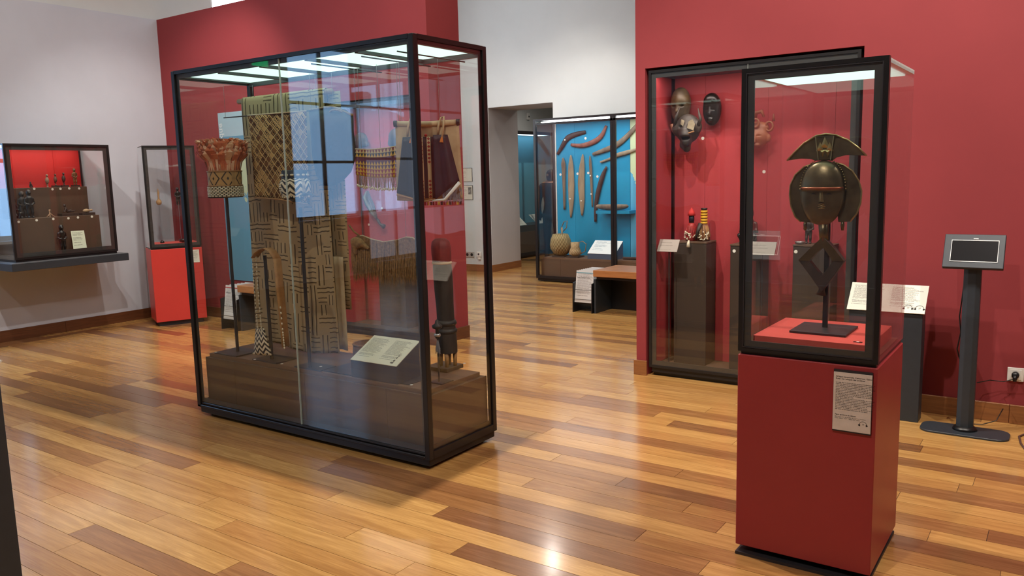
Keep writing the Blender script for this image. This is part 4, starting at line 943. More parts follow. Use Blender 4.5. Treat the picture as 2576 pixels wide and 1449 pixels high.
# ---- cut-pile cloth
def kuba():
    y = 3.50; a, b = onY(624, 292, y), onY(772, 281, y); c0, d0 = onY(642, 497, y), onY(775, 514, y)
    t = thing('cut_pile_cloth', 'brown cut-pile cloth with black and gold diamonds hanging from a thin bar', 'textile', ((a[0]+b[0])/2, y, c0[2]))
    def f(u, v):
        p = (c0*(1-u)+d0*u)*(1-v)+(a*(1-u)+b*u)*v
        return (p[0], p[1]+0.006*math.sin(u*8+v*3), p[2]+0.012*(1-v)*math.sin(u*3))
    MB().surf(f, 24, 24).build('cloth_panel', 'kuba', t, True, solid=0.005)
    MB().tube([c0+V3((0, -0.004, 0.0)), (c0*0.5+d0*0.5)+V3((0, -0.004, 0.01)), d0+V3((0, -0.004, 0))], 0.006, 6).build('lower_hem', 'leather_tan', t, True)
    MB().tube([a+V3((0, -0.004, 0.004)), b+V3((0, -0.004, 0.004))], 0.005, 6).build('upper_hem', 'pale_hide', t, True)
    e0, e1 = a+V3((-0.26, 0.0, 0.004)), b+V3((0.04, 0.0, 0.004))
    MB().tube([e0, e1], 0.004, 8).build('hanging_bar', 'dark_metal', t)
    for p in (e0+V3((0.02, 0, 0)), e1): MB().tube([p, (p[0], p[1], CH-0.075)], 0.0012, 5).build('suspension_wire', 'wire', t)
kuba()
# ---- dark hide cape with ringed neck
def cape():
    y = 3.60; P = lambda px, py: onY(px, py, y)
    a = P(778, 279); out = [P(778, 279), P(800, 272), P(838, 270), P(870, 276), P(889, 292), P(890, 330), P(895, 370), P(894, 400), P(884, 432), P(862, 456), P(838, 468), P(815, 466), P(796, 440), P(786, 390)]
    cx, cz = np.mean([p[0] for p in out]), np.mean([p[2] for p in out])
    t = thing('hide_cape', 'dark hide cape with a ringed neck opening and a rounded hem', 'garment', (cx, y, min(p[2] for p in out)))
    n = len(out); m = MB(); rings = 6; vs = []; cen = V3((cx, y, cz))
    for k in range(rings+1):
        s = 1-k/rings
        for p in out: q = cen+(p-cen)*s; q[1] = y-0.05*math.sqrt(max(0, 1-s*s)); vs.append(q)
    fs = [(k*n+i, k*n+(i+1) % n, (k+1)*n+(i+1) % n, (k+1)*n+i) for k in range(rings) for i in range(n)]
    m.add(vs, fs).build('body', 'dark_hide', t, True, solid=0.006)
    c = P(850, 286); MB().tube([c+V3((0.055*math.cos(q), -0.012-0.02*math.sin(q), 0.022*math.sin(q))) for q in np.linspace(0, 2*math.pi, 21)], 0.0055, 6).build('neck_ring', 'leather_tan', t, True)
    MB().tube([P(780, 277)+V3((0, -0.006, 0)), P(838, 268)+V3((0, -0.006, 0)), P(889, 290)+V3((0, -0.006, 0))], 0.008, 6).build('shoulder_edge', 'leather_tan', t, True)
    w = P(838, 270); MB().tube([w, (w[0], y, CH-0.075)], 0.0012, 5).build('suspension_wire', 'wire', t)
cape()
# ---- beaded belt apron
def belt():
    y = 3.52; P = lambda px, py: onY(px, py, y)
    a, b, c0, d0 = P(894, 375), P(1013, 364), P(896, 440), P(1010, 444)
    t = thing('beaded_apron', 'small beaded apron with rows of yellow and red triangles and a shell fringe', 'apron', ((a[0]+b[0])/2, y, P(950, 470)[2]))
    f = lambda u, v: tuple((c0*(1-u)+d0*u)*(1-v)+(a*(1-u)+b*u)*v+V3((0, 0.005*math.sin(u*9), -0.012*math.sin(math.pi*u))))
    MB().surf(f, 24, 12).build('beaded_panel', 'triangles', t, True, solid=0.005)
    fr, sh = MB(), MB()
    for k in range(46):
        u = (k+0.5)/46; p = V3(f(u, 0)); q = p-V3((random.uniform(-0.006, 0.006), 0, 0.062+random.uniform(-0.006, 0.006)))
        fr.tube([p, q], 0.0022, 5); sh.tube([q+V3((0, 0, 0.004)), q-V3((0, 0, 0.004)), q-V3((0, 0, 0.012))], [0.002, 0.0055, 0.002], 6)
    fr.build('string_fringe', 'fibre', t, stuff=True); sh.build('shell_ends', 'cowrie', t, True, stuff=True)
    MB().tube([f(u, 1.0) for u in np.linspace(0, 1, 12)], 0.004, 6).build('upper_cord', 'pale_hide', t, True)
    e = V3(f(0.93, 1.0)); MB().tube([e, e+V3((0.01, -0.008, -0.07))], 0.003, 6).tube([e+V3((0.01, -0.008, -0.07)), e+V3((0.004, -0.008, -0.11))], [0.005, 0.016], 8).build('tassel', plain('yellow_wool', (206, 150, 48), 0.9), t)
    for u in (0.12, 0.55, 0.93): p = V3(f(u, 1.0)); MB().tube([p, (p[0], p[1], CH-0.075)], 0.0012, 5).build('suspension_wire', 'wire', t)
belt()
# ---- hide dress with blue-black panels
def dress():
    Lp, Rp = V3((-3.235, 3.47, 0)), V3((-2.905, 3.685, 0)); ax = (Rp-Lp); W_ = np.linalg.norm(ax[:2]); ax /= W_; nr = V3((ax[1], -ax[0], 0))
    zt, zb = 1.905, 1.47
    t = thing('hide_dress', 'pale hide dress with blue-black leather panels and beaded strips', 'garment', ((Lp+Rp)/2*V3((1, 1, 0))+V3((0, 0, zb))))
    pt = lambda s, h, o=0.0: Lp+ax*(s*W_)+nr*o+V3((0, 0, zb+(zt-zb)*h))
    sc = lambda u, h: 0.05+0.92*u+(0.05*(1-h))*(u-0.5)
    MB().surf(lambda u, v: tuple(pt(sc(u, v), v-0.02*math.sin(u*math.pi)*(1-v), 0.004*math.sin(u*14))), 20, 14).build('back_hide', 'pale_hide', t, True, solid=0.004)
    MB().tube([pt(0.03, 1.0, 0.002), pt(0.5, 0.985, 0.004), pt(0.99, 1.0, 0.002)], 0.016, 8).build('rolled_top', 'pale_hide', t, True)
    for s in (0.05, 0.96): MB().tube([pt(s-0.025, 1.0, 0.004), pt(s+0.025, 1.0, 0.004)], 0.0185, 8).build('blue_binding', 'navy_hide', t, True)
    def panel(s0t, s1t, s0b, s1b, ht, hb0, hb1, name):
        MB().surf(lambda u, v: tuple(pt((s0b*(1-u)+s1b*u)*(1-v)+(s0t*(1-u)+s1t*u)*v, (hb0*(1-u)+hb1*u)*(1-v)+ht*v, 0.022+0.012*math.sin(u*9+1.5)*(1-0.5*v)+0.018*math.sin(math.pi*u))), 18, 12).build(name, 'navy_hide', t, True, solid=0.006)
    panel(0.16, 0.34, 0.04, 0.42, 0.82, 0.10, 0.0, 'leather_panel'); panel(0.60, 0.80, 0.60, 0.95, 0.84, 0.0, 0.24, 'leather_panel')
    MB().surf(lambda u, v: tuple(pt(0.33+0.28*u, 0.02+0.80*v, 0.017)), 4, 6).build('beaded_strip_panel', strip_mat(), t, True, solid=0.003)
    MB().tube([pt(0.04, 0.08, 0.042), pt(0.42, -0.02, 0.044), pt(0.56, 0.0, 0.04)], 0.006, 6).build('tan_hem', 'leather_tan', t, True)
    MB().tube([pt(0.56, -0.01, 0.045), pt(0.74, 0.0, 0.05), pt(0.96, 0.22, 0.04)], [0.006, 0.009, 0.011], 6).build('white_hem', plain('white_beads', (226, 226, 222), 0.5), t, True)
    bd = MB(); rr = random.Random(9)
    for k in range(150):
        s = rr.uniform(0.70, 0.98); h = rr.uniform(0.0, 0.16); p = pt(s, h, 0.012); bd.tube([p, p-V3((0, 0, 0.02))], 0.002, 4)
    bd.build('bead_fringe', 'wire', t, stuff=True)
    rb = MB()
    for k in range(16): rb.obox(pt(0.36+0.04*k, -0.05, 0.006), ax*0.006, V3((0, 0, 1))*0.010, nr*0.004)
    rb.build('lower_braid', stripe_braid(), t)
    for s in (0.22, 0.66):
        MB().tube([pt(s, 0.83, 0.02), pt(s+0.02, 0.95, 0.03), pt(s+0.06, 1.06, 0.02), pt(s+0.1, 1.07, 0.02), pt(s+0.1, 0.98, 0.035), pt(s+0.07, 0.80, 0.045)], 0.006, 8).build('shoulder_cord', 'pale_hide', t, True)
        MB().tube([pt(s+0.07, 0.81, 0.045), pt(s+0.06, 0.74, 0.05)], [0.005, 0.011], 8).build('orange_tassel', plain('orange_wool', (196, 112, 44), 0.9), t)
    for s in (0.40, 0.49): MB().lathe(tuple(pt(s, 0.84, 0.022)), [(0.001, -0.009), (0.009, -0.004), (0.009, 0.004), (0.001, 0.009)], 10).build('red_bead', plain('red_glass_bead', (178, 30, 28), 0.3), t, True)
    w = pt(0.70, 1.06, 0.02); MB().tube([w, (w[0], w[1], CH-0.075)], 0.0012, 5).build('suspension_wire', 'wire', t)
def strip_mat():
    t = NT('beaded_vertical_strips'); uv, u, v = t.uv(); us = t.mth('MULTIPLY', u, 5.0); k = t.mth('FLOOR', us); f = t.mth('ABSOLUTE', t.mth('SUBTRACT', t.mth('FRACT', us), 0.5))
    odd = t.mth('MODULO', k, 2.0); vv = t.mth('ABSOLUTE', t.mth('SUBTRACT', t.mth('FRACT', t.mth('MULTIPLY', v, 16.0)), 0.5))
    dia = t.mth('LESS_THAN', t.mth('ADD', f, vv), 0.42); z = t.mth('GREATER_THAN', v, 0.55)
    c = t.mix(t.mth('MULTIPLY', dia, t.mth('MAXIMUM', z, t.mth('LESS_THAN', v, 0.3))), lin((212, 190, 150)), lin((156, 46, 40)))
    return t.fin(t.mix(odd, lin((24, 26, 34)), c), 0.6)
def stripe_braid():
    t = NT('red_yellow_black_braid'); x = t.sep(t.pos())[0]
    return t.fin(t.ramp(t.mth('FRACT', t.mth('MULTIPLY', x, 22.0)), [(0, lin((150, 28, 30))), (0.4, lin((204, 160, 56))), (0.7, lin((40, 34, 28)))], 'CONSTANT'), 0.7)
dress()
# ---- fibre skirt
def skirt():
    y = 3.56; P = lambda px, py: onY(px, py, y); top = [P(888, 606), P(900, 594), P(912, 593), P(935, 602), P(965, 609), P(1000, 604), P(1022, 597), P(1038, 598), P(1048, 606)]
    t = thing('fibre_skirt', 'brown plant fibre fringe skirt hanging from a pale waist cord', 'skirt', (P(968, 700)[0], y, P(968, 712)[2]))
    MB().tube(top, 0.005, 6).build('waist_cord', 'pale_hide', t, True)
    rr = random.Random(4); fr = MB(); T = [V3(p) for p in top]
    for k in range(1500):
        f = rr.random()*(len(T)-1); i = min(int(f), len(T)-2); p = T[i]+(T[i+1]-T[i])*(f-i)+V3((0, rr.uniform(-0.014, 0.014), 0))
        l = rr.uniform(0.19, 0.29); d = V3((rr.uniform(-0.03, 0.03), rr.uniform(-0.012, 0.012), 0))
        q = p+d*0.5-V3((0, 0, l*0.6)); e = p+d-V3((0, 0, l)); w = 0.0026
        fr.add([p+V3((-w, 0, 0)), p+V3((w, 0, 0)), q+V3((w, 0, 0)), q-V3((w, 0, 0)), e+V3((rr.uniform(-0.01, 0.01), 0, 0))], [(0, 1, 2, 3), (3, 2, 4)])
    fr.build('fibre_fringe', 'fibre', t, stuff=True)
    kn = sculpt('knotted_bundle', 'fibre', t, [('e', (0, 0, 0), (0.05, 0.02, 0.035)), ('c', (0.03, 0, 0), (0.09, 0, -0.03), 0.02, 0.01), ('c', (-0.03, 0, 0.01), (-0.02, 0, -0.06), 0.02, 0.015)], P(905, 610)+V3((0, -0.02, 0)), 1.0, 0, 24, 0.015)
    MB().tube([P(905, 594), P(890, 582), P(878, 566)], 0.006, 6).build('cord_end', 'fibre', t, True)
    for p in (T[2], T[6]): MB().tube([p, (p[0], y, CH-0.075)], 0.0012, 5).build('suspension_wire', 'wire', t)
skirt()
# ---- drum with carved legs
def drum():
    c = onZ(1133, 916, DECK+0.02); b = onZ(1135, 922, DECK)
    t = thing('standing_drum', 'tall slim dark wooden drum with a red hide top and carved legs', 'drum', (c[0], c[1], DECK))
    cx, cy = c[0], c[1]-0.045
    MB().obox((cx-0.01, cy, DECK+0.012), (0.085, 0.0, 0), (0.0, 0.08, 0), (0, 0, 0.012)).build('base_block', 'dark_plinth', t, bevel=0.002)
    z = lambda py: float(onY(1125, py, cy)[2]); R = lambda w: w*0.53*mpp((cx, cy, 0.8))
    prof = [(R(46), z(885)), (R(47), z(868)), (R(46), z(835)), (R(42), z(800)), (R(42), z(770)), (R(45), z(730)), (R(46), z(700)), (R(45), z(672)), (R(43), z(660))]
    lean = ((float(onY(1107, 600, cy)[0])-float(onY(1126, 880, cy)[0]))/(z(600)-z(880)), 0)
    x0 = float(onY(1127, 885, cy)[0]); base = V3((x0, cy, 0))
    MB().lathe(base, prof, 22, lean=lean).build('drum_body', 'dark_wood', t, True, auto=60)
    off = lambda py: V3(((z(py)-prof[0][1])*lean[0], 0, 0))
    MB().lathe(base+off(665), [(R(44), z(665)), (R(47), z(640)), (R(47), z(622)), (R(42), z(608)), (R(26), z(601)), (0.0, z(599))], 22, lean=lean, cap=False).build('hide_top', 'red_wood', t, True)
    MB().lathe(base+off(660), [(R(45), z(664)), (R(48), z(662)), (R(45), z(658))], 22, lean=lean).build('fur_collar', 'pale_hide', t, True)
    for py in (812, 832): MB().lathe(base+off(py), [(R(44), z(py+7)), (R(52), z(py+2)), (R(52), z(py-2)), (R(44), z(py-8))], 22, lean=lean).build('carved_ring', 'dark_wood', t, True)
    for a in (0.5, 2.1, 3.7, 5.2):
        p = V3((x0+R(34)*math.cos(a), cy+R(34)*math.sin(a), 0)); MB().tube([p+V3((0, 0, z(884))), p+V3((-0.002, 0, DECK+0.024))], [0.014, 0.011], 8).build('leg', 'leather_tan', t, True)
drum()
# ---- small fly-whisk like ornament hidden behind the corner post
def whisk():
    c = onZ(1093, 958, DECK+0.006); c[0] = -2.945
    t = thing('staff_ornament', 'small staff with a stacked disc finial and a silvery hair tuft', 'ornament', (c[0], c[1], DECK))
    MB().box(c[0]-0.05, c[0]+0.05, c[1]-0.035, c[1]+0.07, DECK, DECK+0.006).build('base_plate', 'dark_metal', t)
    y = c[1]; z = lambda py: float(onY(1093, py, y)[2])
    MB().tube([(c[0], y, DECK+0.006), (c[0], y, z(815))], 0.005, 8).build('staff', 'dark_metal', t)
    MB().lathe((c[0], y, 0), [(0.012, z(850)), (0.010, z(828)), (0.028, z(824)), (0.030, z(818)), (0.012, z(813)), (0.010, z(806)), (0.002, z(803))], 16).build('disc_finial', 'dark_wood', t, True)
    MB().lathe((c[0], y, 0), [(0.016, z(846)), (0.02, z(842)), (0.016, z(838))], 14).build('bead_collar', 'wire', t, True)
    tf = MB(); rr = random.Random(2)
    for k in range(60):
        a = rr.uniform(0, 6.28); tf.tube([(c[0], y, z(846)), (c[0]+0.014*math.cos(a), y+0.014*math.sin(a), z(885)+rr.uniform(-0.01, 0.02))], 0.0012, 4)
    tf.build('hair_tuft', 'wire', t, stuff=True)
whisk()
# ---- round basket
def basket():
    c = V3((-3.70, 3.665, DECK)); r = 0.108
    t = thing('round_basket', 'round brown basket with an open top behind the slanted label', 'basket', c)
    MB().lathe(c, [(r*0.8, 0.0), (r*1.0, 0.03), (r*1.02, 0.07), (r*0.98, 0.11), (r*0.94, 0.118), (r*0.88, 0.112), (r*0.88, 0.03), (0.0, 0.02)], 28, cap=False).build('woven_wall', 'clay', t, True)
    MB().tube([c+V3((r*0.96*math.cos(a), r*0.96*math.sin(a), 0.116)) for a in np.linspace(0, 2*math.pi, 29)], 0.007, 6, cap=False).build('rim', 'clay', t, True)
basket()
# ---- slanted label block
def deck_label():
    a, b = onZ(880, 944, DECK), onZ(1012, 963, DECK); x0, x1 = -3.50, float(b[0]); y0 = CY0+0.095
    t = thing('label_stand', 'slanted cream text label on a dark grey block inside the tall case', 'label', ((x0+x1)/2, y0, DECK))
    z0 = float(onY(880, 905, y0)[2]); d = 0.20; z1 = z0+0.105
    MB().plate([(x0, y0, DECK), (x0, y0+d, DECK), (x0, y0+d, z1), (x0, y0, z0)], (x1-x0, 0, 0)).build('block', 'dark_metal', t, bevel=0.001)
    s = sheet('text_panel', (x0, y0-0.002, z0+0.001), (x1, y0-0.002, z0+0.001), (x1, y0+d+0.008, z1+0.005), (x0, y0+d+0.008, z1+0.005), 0.003, print_mat('deck_label_print', 34, (224, 222, 200), (96, 94, 84), 2), t)
    q = lambda u, v: V3((x0+(x1-x0)*u, y0-0.002+(d+0.01)*v, z0+0.001+(z1-z0+0.004)*v))+V3((0, -0.0026, 0.0046))
    pic = MB()
    nz = V3((0, -0.46, 0.89))
    for u, v, su, sv in ((0.86, 0.10, 0.06, 0.05), (0.87, 0.18, 0.03, 0.06), (0.875, 0.28, 0.018, 0.06), (0.88, 0.36, 0.026, 0.03), (0.872, 0.43, 0.004, 0.05), (0.893, 0.43, 0.004, 0.05), (0.845, 0.26, 0.003, 0.05)):
        pic.obox(q(u, v), V3((x1-x0, 0, 0))*su*0.5, (q(u, v+0.01)-q(u, v))*100*sv*0.5, nz*0.0004)
    pic.build('printed_picture', plain('grey_print', (96, 92, 84), 0.6), t)
    MB().box(x1-0.02, x1+0.07, y0+0.02, y0+0.19, DECK, DECK+0.004).build('foot_plate', 'dark_metal', t)
    MB().box(x0-0.26, x0-0.005, y0+0.01, y0+0.24, DECK, DECK+0.006).build('side_plate', 'dark_metal', t)
deck_label()
# ================================================================== brass reliquary figure
M['brass'] = mottled('dark_hammered_brass', (80, 68, 50), (122, 106, 78), 16, 0.34, 0.75, 0.25)
M['brass_light'] = mottled('worn_bright_brass', (140, 120, 80), (186, 164, 116), 20, 0.3, 0.8, 0.2)
M['copper'] = mottled('copper_band', (140, 76, 56), (180, 108, 80), 20, 0.35, 0.85, 0.2)
def kota():
    y = 3.43; P = lambda px, py, o=0.0: onY(px, py, y)+V3((0, o, 0))
    t = thing('reliquary_figure', 'dark brass reliquary figure with crescent crest, oval face and lozenge base', 'sculpture', (P(2074, 827)[0], y, 0.938))
    sm = lambda pts, n=6: smooth_closed(pts, n)
    crest = [(1982, 404), (2000, 384), (2025, 360), (2055, 342), (2080, 337), (2105, 340), (2135, 352), (2162, 372), (2182, 392), (2160, 391), (2130, 390), (2105, 396), (2094, 404), (2052, 404), (2040, 400), (2015, 399)]
    cr = MB().plate([P(a, b, -0.012) for a, b in crest], (0, 0.018, 0)).build('crest', 'brass', t, bevel=0.0015)
    rim = [P(a, b, -0.014) for a, b in crest[:9]]; MB().tube(rim, 0.0035, 6).build('crest_rim', 'brass_light', cr, True)
    # centre panel of the crest with embossed triangles
    MB().plate([P(2055, 343, -0.018), P(2101, 341, -0.018), P(2093, 402, -0.018), P(2062, 402, -0.018)], (0, 0.007, 0)).build('crest_panel', 'brass', cr, bevel=0.001)
    em = MB()
    for a, b, c, s in ((2066, 370, 10, 1), (2078, 360, 12, 1), (2090, 370, 10, 1), (2072, 385, 8, -1), (2085, 385, 8, -1)):
        em.add([P(a-c, b+c*s, -0.0185), P(a+c, b+c*s, -0.0185), P(a, b-c*1.3*s, -0.0185), P(a, b+c*0.2*s, -0.026)], [(0, 1, 3), (1, 2, 3), (2, 0, 3)])
    em.build('embossed_triangles', 'brass_light', cr)
    for xx in ((2055, 343, 2062, 402), (2101, 341, 2093, 402)): MB().tube([P(xx[0], xx[1], -0.020), P(xx[2], xx[3], -0.020)], 0.0022, 6).build('panel_edge', 'brass_light', cr)
    # side wings of the coiffure
    for s, pts in ((-1, [(2050, 410), (2022, 420), (2000, 440), (1988, 465), (1986, 490), (1990, 520), (2000, 545), (2014, 558), (2038, 560), (2040, 500)]), (1, [(2094, 408), (2120, 414), (2144, 430), (2160, 455), (2167, 480), (2165, 510), (2155, 537), (2138, 558), (2108, 559), (2102, 500)])):
        wg = MB().plate([P(a, b, 0.004) for a, b in pts], (0, 0.016, 0)).build('coiffure_wing', 'brass', t, bevel=0.0015)
        MB().tube([P(a, b, 0.002) for a, b in pts[:8]], 0.0035, 6).build('wing_rim', 'brass_light', wg, True)
        px = 2024 if s < 0 else 2118
        MB().tube([P(px, 558, 0.01), P(px, 566, 0.01), P(px, 580, 0.01)], [0.006, 0.008, 0.005], 8).build('ear_pendant', 'brass', t, True)
    # oval face shield with domed forehead and recessed lower face
    c0, c1 = P(2071, 404), P(2071, 566); cx = c0[0]; zt, zb = c0[2], c1[2]; hw = (P(2125, 480)[0]-P(2016, 480)[0])/2; xm = (P(2123, 480)[0]+P(2019, 480)[0])/2; zbrow = P(2071, 474)[2]
    def face(u, v):
        z = zb+(zt-zb)*v; q = (v-0.53)/(0.47 if v > 0.53 else 0.53); wd = hw*math.sqrt(max(0.0, 1-abs(q)**2.3)); x = xm+wd*(2*u-1)
        e = math.sqrt(max(0.0, 1-(2*u-1)**2)*max(0.0, 1-abs(q)**2.2)); dome = 0.045*e
        if z < zbrow: dome = dome*0.45+0.004
        return (x, y-0.006-dome, z)
    fs_ = MB().surf(face, 28, 40).build('face_shield', 'brass', t, True, solid=0.004)
    MB().tube([face(u, (zbrow-zb)/(zt-zb)+0.008) for u in np.linspace(0.02, 0.98, 15)], 0.005, 6).build('brow_band', 'copper', fs_, True)
    f = lambda px, py, o: V3((P(px, py)[0], face(0.5, (P(px, py)[2]-zb)/(zt-zb))[1]-o, P(px, py)[2]))
    MB().add([f(2066, 482, 0.001), f(2076, 482, 0.001), f(2079, 507, 0.0), f(2063, 507, 0.0), f(2071, 484, 0.006), f(2071, 506, 0.018)], [(0, 4, 5, 3), (4, 1, 2, 5), (0, 1, 4), (3, 5, 2)]).build('nose', 'brass_light', fs_)
    for s in (-1, 1):
        MB().tube([f(2071+s*12, 489, -0.001), f(2071+s*20, 486, -0.002), f(2071+s*28, 489, -0.006)], [0.003, 0.007, 0.003], 6, flat=0.5).build('eye', 'black_wood', fs_, True)
        for k in (22, 26): MB().tube([f(2071+s*k, 497, -0.004), f(2071+s*(k-1), 536, -0.006)], 0.0018, 5).build('tear_line', 'black_wood', fs_)
    for o, w in ((0, 15), (4, 12), (-4, 12)): MB().tube([f(2071-w, 520+o, -0.002), f(2071, 517+o*1.4, 0.003), f(2071+w, 520+o, -0.002)], 0.0022, 5).build('mouth_line', 'brass_light', fs_, True)
    dots = MB()
    for a in np.linspace(0.05, math.pi-0.05, 36):
        p = V3((xm+hw*1.05*math.cos(a), y-0.008, zbrow-0.01+(zt-zbrow+0.018)*math.sin(a)**0.9)); dots.lathe(p, [(0.0005, -0.003), (0.0032, -0.001), (0.0032, 0.001), (0.0005, 0.003)], 6)
    dots.build('beaded_edge', 'brass_light', t, True, stuff=True)
    sculpt('chin_boss', 'brass_light', t, [('e', (0, 0, 0), (0.010, 0.006, 0.012))], P(2071, 556)+V3((0, -0.012, 0)), 1, 0, 16)
    # neck, lozenge and foot
    MB().tube([P(2071, 560, 0.004), P(2072, 606, 0.004)], [0.021, 0.018], 12).build('neck', 'brass', t, True)
    lo = [(2072, 594), (2098, 622), (2125, 656), (2100, 692), (2068, 734), (2038, 692), (2010, 654), (2042, 622)]
    li = [(2072, 622), (2084, 638), (2096, 657), (2084, 674), (2068, 692), (2052, 674), (2038, 656), (2053, 638)]
    MB().ring([P(a, b, -0.010) for a, b in lo], [P(a, b, -0.010) for a, b in li], (0, 0.034, 0)).build('lozenge', 'dark_wood', t, bevel=0.001)
    up = lambda L: [L[6], L[7], L[0], L[1], L[2]]
    pl = MB()
    for A, B in zip(range(4), range(1, 5)):
        U, I = up(lo), up(li); pl.add([P(*U[A], -0.0125), P(*U[B], -0.0125), P(*I[B], -0.0105), P(*I[A], -0.0105)], [(0, 1, 2, 3)])
    pl.build('metal_sheathing', 'brass', t, solid=0.003)
    MB().tube([P(2068, 722, 0.006), P(2066, 730, 0.006), P(2064, 742, 0.006)], [0.014, 0.012, 0.020], 10).build('carved_foot', 'dark_wood', t, True)
    x = P(2073, 760)[0]
    MB().box(x-0.0095, x+0.0095, y+0.020, y+0.034, 0.938, P(2073, 560)[2]).build('support_post', 'dark_metal', t)
    MB().box(-0.942, -0.722, 3.325, 3.548, 0.929, 0.938).build('base_plate', 'dark_metal', t, bevel=0.001)
def smooth_closed(p, n): return p
kota()

# ================================================================== carved objects in the mask niche
def mask(label, name, mat, loc, s, prims, carve=(), n=44, k=0.05, extra=None, cat='mask'):
    t = thing(name, label, cat, loc); sculpt('carved_head', mat, t, prims, loc, s, 0, n, k, carve)
    if extra: extra(t)
    return t
yb = NB-0.015
q = onY(1792, 275, yb-0.05)
mask('smooth black oval face mask on the red niche panel', 'oval_mask', 'black_wood', (q[0], yb-0.055, q[2]), 1.0,
     [('e', (0, 0, 0.0), (0.072, 0.052, 0.125)), ('e', (0, -0.02, 0.06), (0.060, 0.042, 0.06)), ('c', (0, -0.052, 0.005), (0, -0.058, -0.035), 0.007, 0.012), ('e', (0, -0.036, -0.075), (0.022, 0.022, 0.008)), ('e', (0, -0.034, -0.09), (0.018, 0.02, 0.007))],
     [('e', (0.030, -0.055, -0.005), (0.020, 0.012, 0.006)), ('e', (-0.030, -0.055, -0.005), (0.020, 0.012, 0.006))], 44, 0.012)
def horned(t):
    P = lambda px, py, o: onY(px, py, yb-o-0.10)
    for pts in ([(1698, 318), (1700, 296), (1710, 272)], [(1756, 318), (1762, 300), (1756, 272)]):
        MB().tube([P(*pts[0], 0.10), P(*pts[1], 0.12), P(*pts[2], 0.11)], [0.018, 0.013, 0.003], 8).build('horn', 'dark_wood', t, True)
    MB().plate([P(1732, 305, 0.155), P(1742, 300, 0.155), P(1748, 312, 0.155), P(1744, 328, 0.16), P(1728, 322, 0.16)], (0, 0.004, 0)).build('pale_patch', mottled('dull_pale_patch', (120, 108, 88), (168, 154, 128), 20, 0.6), t)
    MB().plate([P(1714, 300, 0.15), P(1722, 304, 0.15), P(1718, 318, 0.155), P(1712, 312, 0.15)], (0, 0.004, 0)).build('pale_patch', mottled('dull_pale_patch', (120, 108, 88), (168, 154, 128), 20, 0.6), t)
    MB().tube([P(1716, 330, 0.14), P(1730, 336, 0.165), P(1746, 330, 0.14)], 0.006, 6).build('jaw_rim', 'leather_tan', t, True)
    MB().tube([P(1690, 312, 0.07), P(1694, 330, 0.06), P(1698, 336, 0.05)], [0.016, 0.014, 0.005], 8).build('ear_ornament', 'brown_wood', t, True)
q = onY(1728, 330, yb-0.19)
mask('dark horned animal mask with pale patches and an open jaw', 'horned_mask', 'dark_wood', (q[0], yb-0.19, q[2]), 1.0,
     [('e', (0, 0.02, 0.02), (0.10, 0.065, 0.11)), ('c', (0, -0.02, 0.0), (0.01, -0.055, -0.035), 0.055, 0.042), ('e', (-0.085, 0, 0.02), (0.035, 0.03, 0.05)), ('e', (0.085, 0, 0.03), (0.035, 0.03, 0.05)), ('c', (0.01, -0.03, -0.08), (0.012, -0.045, -0.085), 0.038, 0.034), ('c', (-0.02, 0.02, -0.10), (0, 0.0, -0.13), 0.045, 0.03)],
     [('e', (0.01, -0.09, -0.055), (0.05, 0.05, 0.014)), ('e', (-0.035, -0.05, 0.035), (0.016, 0.03, 0.012)), ('e', (0.04, -0.05, 0.04), (0.016, 0.03, 0.012))], 48, 0.02, horned)
q = onY(1716, 258, yb-0.06)
mask('tall domed brown helmet mask hanging above the horned mask', 'helmet_mask', mottled('brown_worn_wood', (50, 40, 30), (110, 92, 62), 12, 0.4, 0, 0.3), (q[0], yb-0.088, q[2]), 1.0,
     [('e', (0, 0, 0.0), (0.078, 0.068, 0.115)), ('c', (0, 0, 0), (0, 0.0, -0.08), 0.075, 0.07), ('c', (0, -0.066, -0.01), (0, -0.078, -0.07), 0.008, 0.012)],
     [('e', (0.035, -0.075, -0.03), (0.022, 0.03, 0.009)), ('e', (-0.035, -0.075, -0.03), (0.022, 0.03, 0.009))], 44, 0.015)
def brownmask(t):
    P = lambda px, py, o: onY(px, py, yb-o)
    for c, r in ((P(1937, 318, 0.06), 0.034), (P(1903, 310, 0.10), 0.030), (P(1880, 318, 0.06), 0.034)):
        MB().tube([c+V3((r*0.8*math.cos(a), -0.02, r*math.sin(a))) for a in np.linspace(0, 2*math.pi, 17)], 0.009, 6, cap=False).build('pierced_ring', 'brown_wood', t, True)
    MB().tube([P(1946, 305, 0.05), P(1946, 286, 0.05)], [0.012, 0.005], 8).build('horn_tip', 'brown_wood', t, True)
    MB().tube([P(1898, 300, 0.07), P(1902, 284, 0.085), P(1916, 280, 0.09), P(1922, 294, 0.09)], [0.014, 0.016, 0.016, 0.008], 8).build('curled_crest', 'brown_wood', t, True)
q = onY(1906, 345, yb-0.06)
mask('warm brown carved mask crowned with pierced rings and a curled crest', 'crowned_mask', 'brown_wood', (q[0], yb-0.07, q[2]), 1.0,
     [('e', (0, 0, 0), (0.085, 0.06, 0.085)), ('e', (0, 0.01, 0.065), (0.085, 0.05, 0.05)), ('c', (0, -0.058, 0.01), (0, -0.072, -0.035), 0.008, 0.014), ('e', (0, -0.045, -0.06), (0.032, 0.022, 0.010)), ('e', (0.085, 0, -0.01), (0.016, 0.016, 0.03)), ('e', (-0.085, 0, -0.01), (0.016, 0.016, 0.03))],
     [('e', (0.036, -0.062, 0.008), (0.024, 0.014, 0.006)), ('e', (-0.036, -0.062, 0.008), (0.024, 0.014, 0.006))], 46, 0.014, brownmask)
